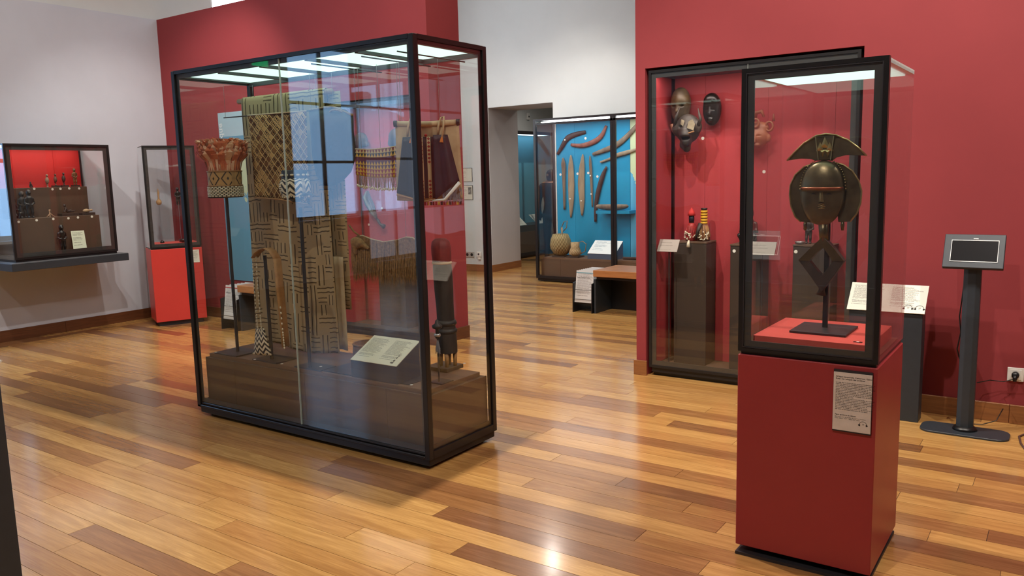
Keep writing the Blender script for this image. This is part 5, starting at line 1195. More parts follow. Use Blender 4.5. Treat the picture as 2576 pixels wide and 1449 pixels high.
# beaded bottle dolls
def dolls():
    zt = 1.0506; yy = 6.04; rr = random.Random(8)
    a = onY(1741, 600, yy); ax, bx = float(a[0])-0.005, float(a[0])+0.098
    rb, ym = mottled('red_beads', (120, 26, 28), (186, 52, 48), 60, 0.5), plain('yellow_beads', (214, 162, 36), 0.5)
    t = thing('beaded_doll', 'beaded bottle doll with a red fringe top and white shells', 'doll', (ax, yy, zt), 'beaded dolls')
    MB().lathe((ax, yy, zt), [(0.046, 0), (0.046, 0.03), (0.040, 0.08), (0.030, 0.125), (0.020, 0.14)], 16).build('bottle', rb, t, True)
    MB().lathe((ax, yy, zt), [(0.0195, 0.14), (0.022, 0.17), (0.021, 0.20)], 14).build('dark_neck', 'navy_hide', t, True)
    MB().lathe((ax, yy, zt), [(0.031, 0.197), (0.024, 0.225), (0.008, 0.25), (0.001, 0.26)], 14).build('red_fringe', plain('red_fringe_wool', (200, 52, 50), 0.8), t, True)
    t2 = thing('beaded_doll', 'bottle doll with a yellow ringed neck beside the red fringed doll', 'doll', (bx, yy, zt), 'beaded dolls')
    MB().lathe((bx, yy, zt), [(0.044, 0), (0.048, 0.04), (0.042, 0.09), (0.026, 0.13)], 16).build('bottle', mottled('brown_gourd', (84, 50, 34), (136, 88, 56), 20, 0.5), t2, True)
    for k in range(5): MB().lathe((bx, yy, zt+0.132+0.022*k), [(0.024, 0), (0.028, 0.004), (0.028, 0.013), (0.024, 0.017)], 14).build('yellow_ring', ym, t2, True)
    MB().lathe((bx, yy, zt), [(0.022, 0.13), (0.022, 0.245), (0.026, 0.247), (0.026, 0.256)], 14).build('dark_neck', 'black_wood', t2, True)
    MB().tube([(bx-0.045, yy-0.062, zt+0.012), (bx-0.03, yy-0.06, zt+0.07), (bx-0.01, yy-0.045, zt+0.14)], [0.008, 0.014, 0.018], 8).build('horn', 'dark_wood', t2, True)
    for tt, x, n in ((t, ax, 26), (t2, bx, 30)):
        sh, st = MB(), MB()
        for k in range(n):
            an = rr.uniform(3.4, 6.0); p = V3((x+0.050*math.cos(an), yy+0.054*math.sin(an), zt+rr.uniform(0.008, 0.075))); d = V3((rr.uniform(-1, 1), 0, rr.uniform(-1, 1)))*0.010
            sh.tube([p-d, p, p+d], [0.001, 0.007, 0.001], 6)
        for k in range(16):
            an = rr.uniform(3.3, 6.1); p = V3((x+0.032*math.cos(an), yy+0.036*math.sin(an), zt+0.12)); q = V3((x+0.050*math.cos(an+0.3), yy+0.052*math.sin(an+0.3), zt+rr.uniform(0.01, 0.05))); st.tube([p, (p+q)/2+V3((0.004, -0.01, 0)), q], 0.0025, 5)
        sh.build('white_shells', 'cowrie', tt, True, stuff=True); st.build('bead_strings', rb if tt is t else 'leather_tan', tt, stuff=True)
    MB().tube([(ax+0.03, 5.915, zt+0.012), (ax+0.03, 5.905, zt-0.01), (ax+0.03, 5.905, zt-0.04)], [0.006, 0.012, 0.016], 8).build('shell_pendant', 'cowrie', t, True)
dolls()
# carved standing / seated figures: one continuous body, head, arms, legs
def fig_prims(kind, rnd=None):
    if kind == 'stand':
        P = [('e', (0, 0, 0.885), (0.085, 0.095, 0.11)), ('c', (0, 0, 0.80), (0, 0, 0.72), 0.04, 0.045), ('c', (0, 0, 0.68), (0, 0, 0.48), 0.105, 0.075), ('e', (0, 0, 0.42), (0.11, 0.09, 0.08))]
        for s in (-1, 1):
            P += [('c', (s*0.12, 0, 0.68), (s*0.15, -0.01, 0.52), 0.04, 0.032), ('c', (s*0.15, -0.01, 0.52), (s*0.07, -0.09, 0.47), 0.030, 0.026), ('c', (s*0.06, 0, 0.40), (s*0.065, -0.03, 0.20), 0.058, 0.045), ('c', (s*0.065, -0.03, 0.20), (s*0.065, 0.0, 0.04), 0.045, 0.035), ('e', (s*0.065, -0.035, 0.03), (0.04, 0.07, 0.03))]
        P += [('e', (0, -0.10, 0.87), (0.02, 0.025, 0.035))]
        return P
    if kind == 'seat':
        P = [('e', (0, 0, 0.84), (0.12, 0.13, 0.15)), ('c', (0, 0, 0.72), (0, 0, 0.62), 0.06, 0.07), ('c', (0, 0, 0.58), (0, 0.02, 0.26), 0.14, 0.13), ('e', (0, 0.02, 0.12), (0.20, 0.18, 0.12)), ('e', (0, -0.13, 0.82), (0.025, 0.03, 0.045))]
        for s in (-1, 1): P += [('c', (s*0.17, 0, 0.56), (s*0.22, -0.05, 0.34), 0.055, 0.045), ('c', (s*0.22, -0.05, 0.34), (s*0.08, -0.17, 0.42), 0.045, 0.04), ('c', (s*0.12, 0, 0.12), (s*0.20, -0.20, 0.24), 0.085, 0.07), ('c', (s*0.20, -0.20, 0.24), (s*0.12, -0.22, 0.05), 0.065, 0.05)]
        return P
    if kind == 'bird':
        P = [('e', (0, 0, 0.50), (0.13, 0.16, 0.25)), ('c', (0, -0.02, 0.68), (0, -0.03, 0.80), 0.06, 0.05), ('e', (0, -0.04, 0.88), (0.085, 0.10, 0.085)), ('c', (0, -0.12, 0.87), (0, -0.20, 0.84), 0.03, 0.008), ('c', (0, 0.10, 0.34), (0, 0.16, 0.20), 0.06, 0.02), ('c', (0.03, 0, 0.30), (0.03, 0, 0.04), 0.022, 0.022), ('c', (-0.03, 0, 0.30), (-0.03, 0, 0.04), 0.022, 0.022), ('e', (0, 0, 0.03), (0.08, 0.08, 0.03))]
        return P
    if kind == 'recline':
        return [('c', (-0.42, 0, 0.12), (0.05, 0, 0.15), 0.07, 0.10), ('c', (0.05, 0, 0.15), (0.20, 0, 0.45), 0.10, 0.09), ('e', (0.24, 0, 0.62), (0.10, 0.10, 0.13)), ('c', (0.16, 0.08, 0.38), (0.34, 0.10, 0.10), 0.05, 0.04), ('c', (0.16, -0.08, 0.38), (0.30, -0.12, 0.10), 0.05, 0.04), ('c', (-0.42, 0.03, 0.12), (-0.60, 0.03, 0.22), 0.05, 0.02), ('c', (-0.1, 0, 0.2), (-0.3, 0, 0.3), 0.06, 0.03)]
    if kind == 'pod':
        return [('e', (0.0, 0, 0.25), (0.42, 0.25, 0.24)), ('c', (0.35, 0, 0.25), (0.60, 0, 0.30), 0.13, 0.10), ('e', (0.66, 0, 0.30), (0.16, 0.14, 0.15))]
    if kind == 'sprig':
        return [('c', (0, 0, 0), (0.0, 0, 0.5), 0.06, 0.05), ('e', (0, 0, 0.62), (0.08, 0.08, 0.12)), ('c', (0, 0, 0.4), (0.3, 0, 0.12), 0.045, 0.03), ('c', (0.3, 0, 0.12), (0.5, 0.05, 0.02), 0.03, 0.03), ('c', (0, 0, 0.35), (-0.2, -0.05, 0.1), 0.04, 0.03), ('c', (-0.2, -0.05, 0.1), (-0.3, 0.05, 0.02), 0.03, 0.03), ('c', (0, 0, 0.55), (0.12, 0, 0.72), 0.03, 0.02)]
def figure(label, name, kind, mat, base, h, rz, group=None, block=None, n=46, cat='statuette'):
    t = thing(name, label, cat, base, group); base = V3(base); z = 0.0
    if block: MB().box(base[0]-block[0], base[0]+block[0], base[1]-block[1], base[1]+block[1], base[2], base[2]+block[2]).build('base_block', 'dark_plinth', t); z = block[2]
    sculpt('carved_body', mat, t, fig_prims(kind), base+V3((0, 0, z)), h, rz, n, 0.03)
    return t
q = onY(1920, 600, 6.03); figure('small dark figure with an elongated head seated on a niche plinth', 'seated_figure', 'seat', 'black_wood', (-2.02, 6.03, 1.0406), 0.27, 0)
figure('thin dark standing figure on the niche plinth beside a metal bowl', 'standing_figure', 'stand', 'dark_wood', (-1.585, 6.03, 1.0506), 0.21, 0)
t = thing('metal_bowl', 'small shiny metal bowl on the niche plinth beside the thin figure', 'bowl', (-1.635, 5.985, 1.0506))
MB().lathe((-1.635, 5.985, 1.0506), [(0.012, 0), (0.03, 0.006), (0.036, 0.02), (0.033, 0.02), (0.026, 0.008), (0.0, 0.005)], 18, cap=False).build('bowl_body', 'wire', t, True)
def niche_label():
    for (x0, x1, y0, z, lab) in ((-2.665, -2.50, 5.79, 0.98, 'narrow clear acrylic label strip beside the beaded dolls'), (-1.955, -1.76, 5.80, 0.98, 'clear acrylic label strip between the niche plinths')):
        t = thing('acrylic_label', lab, 'label', ((x0+x1)/2, y0, 0.078))
        sheet('label_sheet', (x0, y0, z), (x1, y0, z), (x1, y0+0.06, z+0.09), (x0, y0+0.06, z+0.09), 0.004, print_mat('niche_label_print', 9, (168, 156, 148), (120, 110, 104), 1), t)
        MB().tube([((x0+x1)/2, y0+0.04, 0.0785), ((x0+x1)/2, y0+0.04, z+0.05)], 0.005, 8).build('post', 'dark_metal', t)
niche_label()

# ================================================================== objects in the bell niche
def bell():
    y = 6.16; P = lambda px, py: onY(px, py, y)
    t = thing('iron_bell', 'flared grey iron bell with a turned handle hanging in the bell niche', 'bell', P(935, 520))
    pts = [P(918, 488), P(924, 500), P(935, 530), P(944, 548), P(948, 556)]
    MB().tube([P(924, 480), P(922, 496), P(930, 515), P(940, 538), P(947, 550)], [0.02, 0.058, 0.062, 0.038, 0.014], 14, flat=0.45).build('bell_body', mottled('grey_iron', (84, 88, 88), (120, 122, 118), 20, 0.5, 0.5), t, True)
    MB().tube([P(947, 550), P(952, 556), P(956, 564), P(966, 570)], [0.012, 0.018, 0.012, 0.026], 10).build('handle', 'dark_metal', t, True)
    MB().tube([P(934, 505)+V3((0, -0.028, 0)), P(944, 540)+V3((0, -0.018, 0))], 0.003, 6).build('seam', 'wire', t)
bell()
figure('dark round-headed figure on the grey plinth of the bell niche', 'seated_figure', 'seat', 'black_wood', (-5.68, 6.09, 0.6206), 0.30, 0)
for lab, px, py, s in (('dark dome-shaped cap on the back panel of the bell niche', 908, 352, 0.11), ('dark curved cap beside the dome-shaped cap in the bell niche', 998, 345, 0.13)):
    q = onY(px, py, 6.14); t = thing('dark_hat', lab, 'hat', q)
    sculpt('cap_body', 'dark_hide', t, [('e', (0, 0, 0), (0.8, 0.4, 0.7)), ('c', (-0.6, 0, -0.45), (0.7, 0, -0.45), 0.28, 0.22)], q, s, 0, 28, 0.2)

# ================================================================== statuettes in the wall case
def wcfig(label, kind, mat, px, py_top, py_base, x, zb, rz=-math.pi/2, name='statuette', block=None, hs=1.0, group='small statuettes in the wall case'):
    q = onX(px, py_base, x); zt = float(onX(px, py_top, x)[2]); h = (zt-zb-(block[2] if block else 0))*hs
    return figure(label, name, kind, mat, (x, float(q[1]), zb), h, rz+math.pi, group, block)
U, D_, F_ = 1.5946, 1.2856, LZ0+0.0306
R90 = -math.pi/2
def wc(label, kind, mat, px, pt, pb, x, zb, **kw): return wcfig(label, kind, mat, px, pt, pb, x, zb, **kw)
wc('dark figurine with a spiky outline at the glass end of the upper step', 'stand', 'dark_wood', 26, 430, 472, -9.03, U)
wc('dark crouching double figurine on the upper brown step', 'seat', 'black_wood', 78, 457, 474, -9.03, U)
wc('small pale-headed bird statuette on the upper brown step', 'bird', mottled('grey_brown_wood', (90, 74, 64), (176, 142, 116), 5, 0.6), 120, 437, 470, -9.03, U)
wc('small round brown bird statuette on a flat block', 'bird', mottled('rust_wood', (88, 56, 48), (120, 80, 66), 12, 0.6), 141, 436, 470, -9.03, U, block=(0.03, 0.035, 0.018))
wc('small dark bird statuette on a pale peg', 'bird', 'dark_wood', 162, 433, 469, -9.03, U, block=(0.03, 0.035, 0.018))
wc('tall ochre and black standing statuette at the end of the upper step', 'stand', mottled('ochre_wood', (60, 44, 30), (150, 104, 56), 7, 0.6), 190, 423, 468, -9.03, U, block=(0.03, 0.035, 0.018))
wc('black kneeling statuette with a polished round head on the lower step', 'seat', 'black_wood', 36, 496, 546, -8.84, D_)
wc('tall dark standing statuette with arms akimbo', 'stand', 'black_wood', 78, 476, 549, -8.84, D_, hs=1.0)
wc('slim black statuette behind the tall akimbo statuette', 'stand', 'dark_wood', 60, 480, 548, -8.90, D_)
wc('small pale twig-like figure on the lower step', 'sprig', mottled('pale_twig', (168, 128, 100), (206, 168, 138), 20, 0.7), 126, 520, 546, -8.84, D_, rz=R90)
wc('dark reclining figure on a wooden block', 'recline', 'dark_wood', 172, 505, 541, -8.84, D_, block=(0.05, 0.09, 0.03), rz=R90+math.pi)
wc('pale round pod with a dark head on a wooden block', 'pod', mottled('pale_pod', (150, 122, 92), (190, 160, 126), 8, 0.6), 218, 515, 541, -8.84, D_, block=(0.05, 0.07, 0.025), rz=R90)
wc('black glossy standing statuette in front of the lower step', 'stand', 'black_wood', 158, 564, 618, -8.68, F_, hs=1.0)
t = thing('case_label', 'cream text card leaning at the foot of the brown steps', 'label', (-8.70, 4.3, F_))
a, b, c_, d = onX(183, 613, -8.66), onX(217, 612, -8.66), onX(209, 580, -8.70), onX(176, 582, -8.70)
za = F_+0.002; sheet('text_card', (-8.655, a[1], za), (-8.655, b[1], za), (-8.715, c_[1]+0.015, c_[2]), (-8.715, d[1]+0.015, d[2]), 0.003, print_mat('case_card_print', 16, (222, 228, 208), (120, 124, 112)), t)

# objects in the corner hood
def spoon():
    zb = 0.9306; p = in_corner(408, 605, 0.2); x, y = p[0], p[1]; z = lambda py: float(in_corner(407, py, 0.2)[2])
    t = thing('carved_spoon', 'pale carved spoon with a figure handle raised on a thin stand', 'spoon', (x, y, zb))
    MB().lathe((x, y, zb), [(0.022, 0), (0.024, 0.012), (0.012, 0.026), (0.004, 0.03)], 14).build('stand_foot', 'black', t, True)
    MB().tube([(x, y, zb+0.02), (x, y, z(518))], 0.0025, 6).build('stand_rod', 'wire', t)
    sculpt('spoon_body', mottled('tan_wood', (150, 112, 70), (182, 144, 98), 18, 0.55), t, [('e', (0, 0, 0.18), (0.16, 0.08, 0.18)), ('c', (0, 0, 0.3), (0, 0, 0.6), 0.05, 0.055), ('e', (0, 0, 0.70), (0.07, 0.06, 0.09)), ('c', (0, 0, 0.78), (0, 0, 0.97), 0.045, 0.02)], (x, y, z(516)), z(473)-z(516), math.pi/2-CA, 34, 0.03)
    p = in_corner(457, 612, 0.2); zt, z0 = float(in_corner(457, 470, 0.2)[2]), float(in_corner(457, 516, 0.2)[2])
    t = thing('carved_comb', 'thin dark carved figure handle raised on a rod inside the corner case', 'carving', (p[0], p[1], zb))
    sculpt('carved_body', 'black_wood', t, fig_prims('stand'), (p[0], p[1], z0), zt-z0, math.pi/2-CA, 40, 0.03)
    MB().lathe((p[0], p[1], zb), [(0.022, 0), (0.024, 0.012), (0.004, 0.02)], 14).build('stand_foot', 'black', t, True)
    MB().tube([(p[0], p[1], zb+0.018), (p[0], p[1], z0+0.012)], 0.0025, 6).build('stand_rod', 'wire', t)
    p = in_corner(462, 606, 0.09); t = thing('dark_bowl', 'small dark carved bowl on the red board of the corner case', 'bowl', (p[0], p[1], zb))
    MB().lathe((p[0], p[1], zb), [(0.02, 0), (0.045, 0.02), (0.05, 0.04), (0.044, 0.04), (0.03, 0.02), (0, 0.012)], 16, cap=False).build('bowl_body', 'black_wood', t, True)
spoon()
# ================================================================== weapons and vessels in the blue case
M['wood_grey'] = mottled('grey_brown_club_wood', (96, 82, 70), (142, 124, 104), 10, 0.6, 0, 0.3, (1, 1, 0.25))
M['wood_dark'] = mottled('dark_boomerang_wood', (44, 34, 34), (72, 54, 50), 10, 0.55, 0, 0.2)
M['wood_rust'] = mottled('rust_boomerang_wood', (118, 66, 56), (156, 98, 82), 10, 0.55, 0, 0.2)
M['bark'] = mottled('pale_bark_wood', (128, 112, 92), (170, 152, 126), 8, 0.7, 0, 0.3, (1, 1, 0.3))
YB = BY1-0.045
def bar(label, name, mat, pts, widths, group='wooden weapons on the blue panels', flat=0.45, extra=None, cat='weapon', n=10):
    W3 = [onY(px, py, YB) for px, py in pts]; s = mpp(W3[0]); k = 14
    c = (W3[0]+W3[-1])/2; t = thing(name, label, cat, c, group)
    P, Rr = [], []
    for i in range(k+1):                      # Catmull-Rom through the points
        f = i/k*(len(W3)-1); j = min(int(f), len(W3)-2); u = f-j
        p0, p1, p2, p3 = W3[max(j-1, 0)], W3[j], W3[j+1], W3[min(j+2, len(W3)-1)]
        P.append(0.5*((2*p1)+(-p0+p2)*u+(2*p0-5*p1+4*p2-p3)*u*u+(-p0+3*p1-3*p2+p3)*u**3)); Rr.append((widths[j]*(1-u)+widths[j+1]*u)*s*0.5)
    # flattened blade: wide in the panel plane, thin towards it
    m = MB(); vs = []
    for i, p in enumerate(P):
        d = P[min(i+1, k)]-P[max(i-1, 0)]; d /= np.linalg.norm(d); w = np.cross(d, V3((0, 1, 0)))
        for a in range(n):
            an = 2*math.pi*a/n; vs.append(p+w*Rr[i]*math.cos(an)+V3((0, 1, 0))*min(Rr[i]*flat, 0.014)*math.sin(an))
    fs = [(i*n+a, i*n+(a+1) % n, (i+1)*n+(a+1) % n, (i+1)*n+a) for i in range(k) for a in range(n)]+[tuple(range(n-1, -1, -1)), tuple(range(k*n, (k+1)*n))]
    bl = m.add(vs, fs).build('blade', mat, t, True)
    for px, py in (extra or []):
        q = onY(px, py, YB-0.016); MB().tube([q, q-V3((0, 0.003, 0))], 0.012, 10).build('number_disc', 'disc', bl)
    return t
bar('dark angled boomerang on the blue panel', 'boomerang', 'wood_dark', [(1402, 388), (1413, 370), (1427, 348), (1448, 338), (1473, 332)], [6, 11, 14, 12, 8], extra=[(1421, 352)], cat='boomerang')
bar('rust red crescent boomerang on the blue panel', 'boomerang', 'wood_rust', [(1436, 364), (1465, 366), (1495, 356), (1514, 340), (1525, 316)], [7, 11, 13, 12, 6], cat='boomerang')
bar('long bent grey-brown club across the case stile', 'throwing_club', 'wood_grey', [(1491, 388), (1520, 378), (1550, 365), (1575, 345), (1606, 312)], [7, 12, 14, 13, 10])
bar('pale slender paddle below the bent club', 'paddle', 'bark', [(1510, 408), (1535, 399), (1550, 391), (1575, 384), (1606, 374)], [5, 6, 10, 11, 4])
bar('brown club with a swollen head at the edge of the blue panel', 'war_club', 'wood_grey', [(1416, 397), (1417, 412), (1418, 432), (1419, 480), (1420, 527)], [3, 13, 11, 8, 6])
bar('broad bark shield between two clubs', 'narrow_shield', 'bark', [(1436, 390), (1436, 420), (1437, 465), (1437, 505), (1436, 547)], [3, 16, 19, 16, 4], extra=[(1434, 500)], cat='shield')
bar('broad bark shield with a dark ridge beside the thin club', 'narrow_shield', 'bark', [(1466, 388), (1464, 420), (1462, 462), (1464, 505), (1464, 542)], [3, 16, 20, 16, 5], extra=[(1462, 505)], cat='shield')
bar('thin bound club with pale rings on the blue panel', 'war_club', 'wood_grey', [(1484, 392), (1485, 410), (1487, 445), (1489, 490), (1490, 520)], [3, 8, 8, 6, 4], extra=[(1485, 442), (1487, 488)])
bar('long dark curved club reaching below the bracket shelf', 'throwing_club', 'wood_dark', [(1526, 419), (1515, 445), (1503, 490), (1498, 530), (1498, 558)], [5, 13, 13, 9, 7])
# wooden trough on the bracket shelf
q = onY(1540, 526, YB-0.1); zs = float(onY(1499, 530, BY1-0.0305-0.2)[2])
t = thing('wooden_trough', 'shallow carved wooden trough on the small blue bracket shelf', 'trough', (q[0], YB-0.1, zs))
vs, fs = sdf_mesh([('e', (0, 0, 0.06), (0.27, 0.07, 0.06))], 44, 0.02, 0.04, [('e', (0, -0.0, 0.115), (0.24, 0.052, 0.06))])
MB().add(vs+V3((q[0]+0.0, YB-0.105, zs)), fs).build('trough_body', 'wood_grey', t, True)
# baskets and label on the deck
def vessel(label, name, px, py, zb, prof, mat, extra=None, lean=(0, 0)):
    yv = BY0+0.24; q = onY(px, py, yv); t = thing(name, label, 'basket', (q[0], yv, zb))
    MB().box(q[0]-0.10, q[0]+0.10, yv-0.1, yv+0.1, zb, zb+0.022).build('base_block', 'dark_plinth', t)
    MB().lathe((q[0], yv, zb+0.022), prof, 20, lean=lean, cap=False).build('woven_body', mat, t, True)
    if extra: extra(t, V3((q[0], yv, zb+0.022)))
def wicker(name, c1, c2):
    t = NT(name); _, u, v = t.uv(); a = t.mth('SINE', t.mth('MULTIPLY', u, 130.0)); b = t.mth('SINE', t.mth('MULTIPLY', v, 60.0)); m = t.mth('MULTIPLY', a, b)
    t.bump(m, 0.5, 0.006); return t.fin(t.mix(t.mth('MULTIPLY_ADD', m, 0.5, 0.5), lin(c1), lin(c2)), 0.85)
def handle1(t, c):
    MB().tube([c+V3((0.02, 0, 0.30)), c+V3((0.0, 0, 0.40)), c+V3((0.05, 0, 0.50)), c+V3((0.11, 0, 0.52)), c+V3((0.10, 0, 0.42)), c+V3((0.04, 0, 0.36))], 0.006, 6).build('looped_cord', 'fibre', t, True)
    MB().tube([c+V3((0.03, -0.02, 0.2)), c+V3((0.03, -0.02, 0.42))], 0.014, 8).build('stick', 'bark', t, True)
def handle2(t, c): MB().tube([c+V3((0.06, 0, 0.20)), c+V3((0.13, 0, 0.22)), c+V3((0.19, 0, 0.18)), c+V3((0.17, 0, 0.07)), c+V3((0.08, 0, 0.03))], 0.006, 6).build('looped_cord', 'fibre', t, True)
vessel('tall woven basket with a leaning rim and a corded loop', 'woven_basket', 1412, 628, 0.3606, [(0.05, 0), (0.10, 0.02), (0.155, 0.09), (0.165, 0.16), (0.15, 0.24), (0.115, 0.32), (0.105, 0.315), (0.13, 0.14), (0.0, 0.02)], wicker('basket_weave', (126, 108, 72), (176, 156, 110)), handle1, (-0.04, 0))
vessel('small pale bark vessel with a thin curved handle', 'bark_vessel', 1447, 634, 0.3606, [(0.05, 0), (0.10, 0.03), (0.085, 0.08), (0.065, 0.13), (0.068, 0.20), (0.06, 0.20), (0.06, 0.05), (0.0, 0.02)], wicker('bark_weave', (168, 140, 100), (200, 174, 132)), handle2)
def blue_label():
    yv = BY0+0.12; a, b = onY(1478, 641, yv), onY(1548, 640, yv); x0, x1 = a[0], b[0]; zb = 0.3606; z0 = zb+0.075
    t = thing('blue_case_label', 'slanted white text label on a blue block in the boomerang case', 'label', ((x0+x1)/2, yv, zb))
    MB().plate([(x0, yv, zb), (x0, yv+0.24, zb), (x0, yv+0.24, z0+0.17), (x0, yv, z0)], (x1-x0, 0, 0)).build('block', plain('steel_blue_block', (66, 92, 118), 0.5), t)
    sheet('text_panel', (x0, yv-0.002, z0+0.002), (x1, yv-0.002, z0+0.002), (x1, yv+0.24, z0+0.174), (x0, yv+0.24, z0+0.174), 0.003, print_mat('blue_label_print', 16, (236, 238, 236), (130, 150, 160), 1, True, 0.62), t)
blue_label()
t = thing('wooden_staff', 'bark-brown wooden staff lying on the deck of the boomerang case', 'staff', (-4.9, BY0+0.2, 0.36))
MB().tube([(-5.28, BY0+0.2, 0.382), (-4.8, BY0+0.21, 0.384), (-4.2, BY0+0.2, 0.382)], [0.02, 0.024, 0.018], 10).build('staff_shaft', 'wood_dark', t, True)

# ================================================================== benches with leaflet racks
M['bench_top'] = wood('bench_cherry_top', (156, 104, 62), (182, 126, 78), 0, 0.3)
M['leaflet'] = print_mat('leaflet_print', 30, (206, 208, 208), (120, 118, 120), 1, True, 0.95)
def leaflet(parent_t, a, u, v, w, h, col, title, off):
    """one leaflet: a lower corner, u width dir, v height dir"""
    a, u, v = V3(a), V3(u), V3(v); n = np.cross(u, v); a = a+n*off
    s = sheet('leaflet', a, a+u*w, a+u*w+v*h, a+v*h, 0.0015, 'leaflet', parent_t)
    MB().obox(a+u*w*0.5+v*h*0.93+n*0.0025, u*w*0.5, v*h*0.012, n*0.0004).build('title_bar', plain('leaflet_bar', col, 0.6), parent_t)
    if title: text('lettering', title, parent_t, a+u*w*0.06+v*h*0.76+n*0.0026, u, v, h*0.075)
def bench(label, x0, x1, y0, y1, rack_x, title, col, rack_label, sheets, gname):
    t = thing('bench', label, 'bench', ((x0+x1)/2, (y0+y1)/2, 0))
    MB().box(x0, x1, y0, y1, 0.425, 0.50).build('seat_top', 'bench_top', t, bevel=0.004)
    MB().box(x0+0.03, x1-0.03, y0+0.03, y1-0.03, 0.395, 0.425).build('under_frame', 'black', t)
    MB().box(x0+0.005, x0+0.03, y0+0.01, y1-0.01, 0.0, 0.395).build('end_panel', 'slate', t)
    MB().box(x1-0.03, x1-0.005, y0+0.01, y1-0.01, 0.0, 0.395).build('end_panel', 'slate', t)
    MB().box(x0+0.03, x1-0.03, (y0+y1)/2+0.1, (y0+y1)/2+0.12, 0.0, 0.395).build('rear_panel', 'black', t)
    r = thing('leaflet_rack', rack_label, 'leaflet rack', (rack_x, y0+0.2, 0), gname)
    xa, xb = rack_x, x0-0.005
    for x in (xa, xb-0.012): MB().plate([(x, y0-0.02, 0), (x, y0+0.50, 0), (x, y0+0.50, 0.34), (x, y0+0.10, 0.36), (x, y0-0.01, 0.34)], (0.012, 0, 0)).build('side_panel', 'black', r)
    MB().box(xa+0.012, xb-0.012, y0+0.02, y0+0.48, 0.10, 0.115).build('shelf', 'black', r)
    for z in (0.155, 0.265): MB().tube([(xa+0.012, y0-0.012+0.0*z, z), (xb-0.012, y0-0.012, z)], 0.003, 6).build('retaining_wire', 'black', r)
    w = xb-xa-0.03
    for k in range(sheets):
        y = y0+0.005+0.05*k; sh = thing('leaflet', title[1] if k == 0 else title[2], 'leaflet', (rack_x, y, 0.116), rack_label[6:]+' leaflets')
        leaflet(sh, (xa+0.015, y, 0.116), (1, 0, 0), (0, 0.16, 0.987), w, 0.37, col, title[0] if k == 0 else None, 0.0)
bench('cherry wood topped bench with black end panels before the boomerang case', -4.49, -3.05, 8.03, 8.60, -4.755, ('Les Oc\u00e9aniens,', 'front printed leaflet headed with a teal bar in the rack beside the bench', 'printed leaflet standing behind the front one in the bench rack'), (92, 150, 166), 'black leaflet rack at the end of the cherry bench', 8, 'leaflet racks')
bench('cherry wood topped bench behind the tall textile case', -7.36, -6.55, 5.36, 5.72, -7.655, ('Afrique', 'front printed leaflet headed with a red bar in the rack by the blue banner', 'printed leaflet with a red bar standing behind the front one by the blue banner'), (176, 42, 44), 'black leaflet rack below the pale blue banner', 6, 'leaflet racks')

# ================================================================== pale blue banner on the red block
def banner_mat():
    t = NT('blue_banner_with_cloud_shapes'); _, u, v = t.uv()
    n = t.noise(t.xyz(t.mth('MULTIPLY', u, 2.2), t.mth('MULTIPLY', v, 5.0)), 1.0, 5, 0.55)
    sh = t.mth('MULTIPLY', t.mth('GREATER_THAN', t.mth('ADD', n, t.mth('MULTIPLY', t.mth('ABSOLUTE', t.mth('SUBTRACT', v, 0.66)), -1.1)), 0.40), 1.0)
    c = t.mix(sh, lin((84, 142, 172)), lin((172, 188, 158)))
    return t.fin(t.mix(t.mth('MULTIPLY', t.mth('GREATER_THAN', v, 0.86), 0.6), c, lin((186, 204, 212))), 0.6)
t = thing('wall_banner', 'tall pale blue printed banner on the free-standing red block', 'banner', (-7.9, 5.81, 0.46))
a = sheet('banner_sheet', (-8.10, 5.8195, 0.47), (-7.40, 5.8195, 0.47), (-7.40, 5.8195, 2.38), (-8.10, 5.8195, 2.38), 0.008, banner_mat(), t)
text('lettering', 'Afrique', t, (-8.03, 5.8085, 1.92), (0, 0, 1), (-1, 0, 0), 0.115, 'white_ink')

# ================================================================== lectern, kiosk, sockets along the red wall
def lectern(label, x0, x1, y0, z_lo, z_hi, depth, body_w=None, num=('26', '27'), rows=30, mat='paper2'):
    t = thing('text_lectern', label, 'lectern', ((x0+x1)/2, y0+depth/2, 0))
    MB().plate([(x0, y0, 0), (x0, y0+depth, 0), (x0, y0+depth, z_hi-0.01), (x0, y0, z_lo-0.008)], (x1-x0, 0, 0)).build('lectern_body', 'slate', t, bevel=0.002)
    e = 0.012
    sheet('text_panel', (x0-e, y0-e, z_lo), (x1+e, y0-e, z_lo), (x1+e, y0+depth+e, z_hi), (x0-e, y0+depth+e, z_hi), 0.005, mat, t)
    n = V3((0, -(z_hi-z_lo), depth+2*e)); n /= np.linalg.norm(n); v = V3((0, depth+2*e, z_hi-z_lo)); L = np.linalg.norm(v); v /= L
    for k, s in enumerate(num): headset(t, V3((x1-0.085+0.065*k, y0-e, z_lo))+v*0.035+n*0.0062, 0.024, s, (1, 0, 0), v)
    return t
lectern('slate grey lectern with a slanted white text panel before the mask niche', -1.165, -0.738, 5.44, 0.69, 0.845, 0.12)
lectern('slate grey lectern edge close to the viewer by the bare floor', -3.90, -3.33, 1.2, 0.80, 0.95, 0.14, num=())
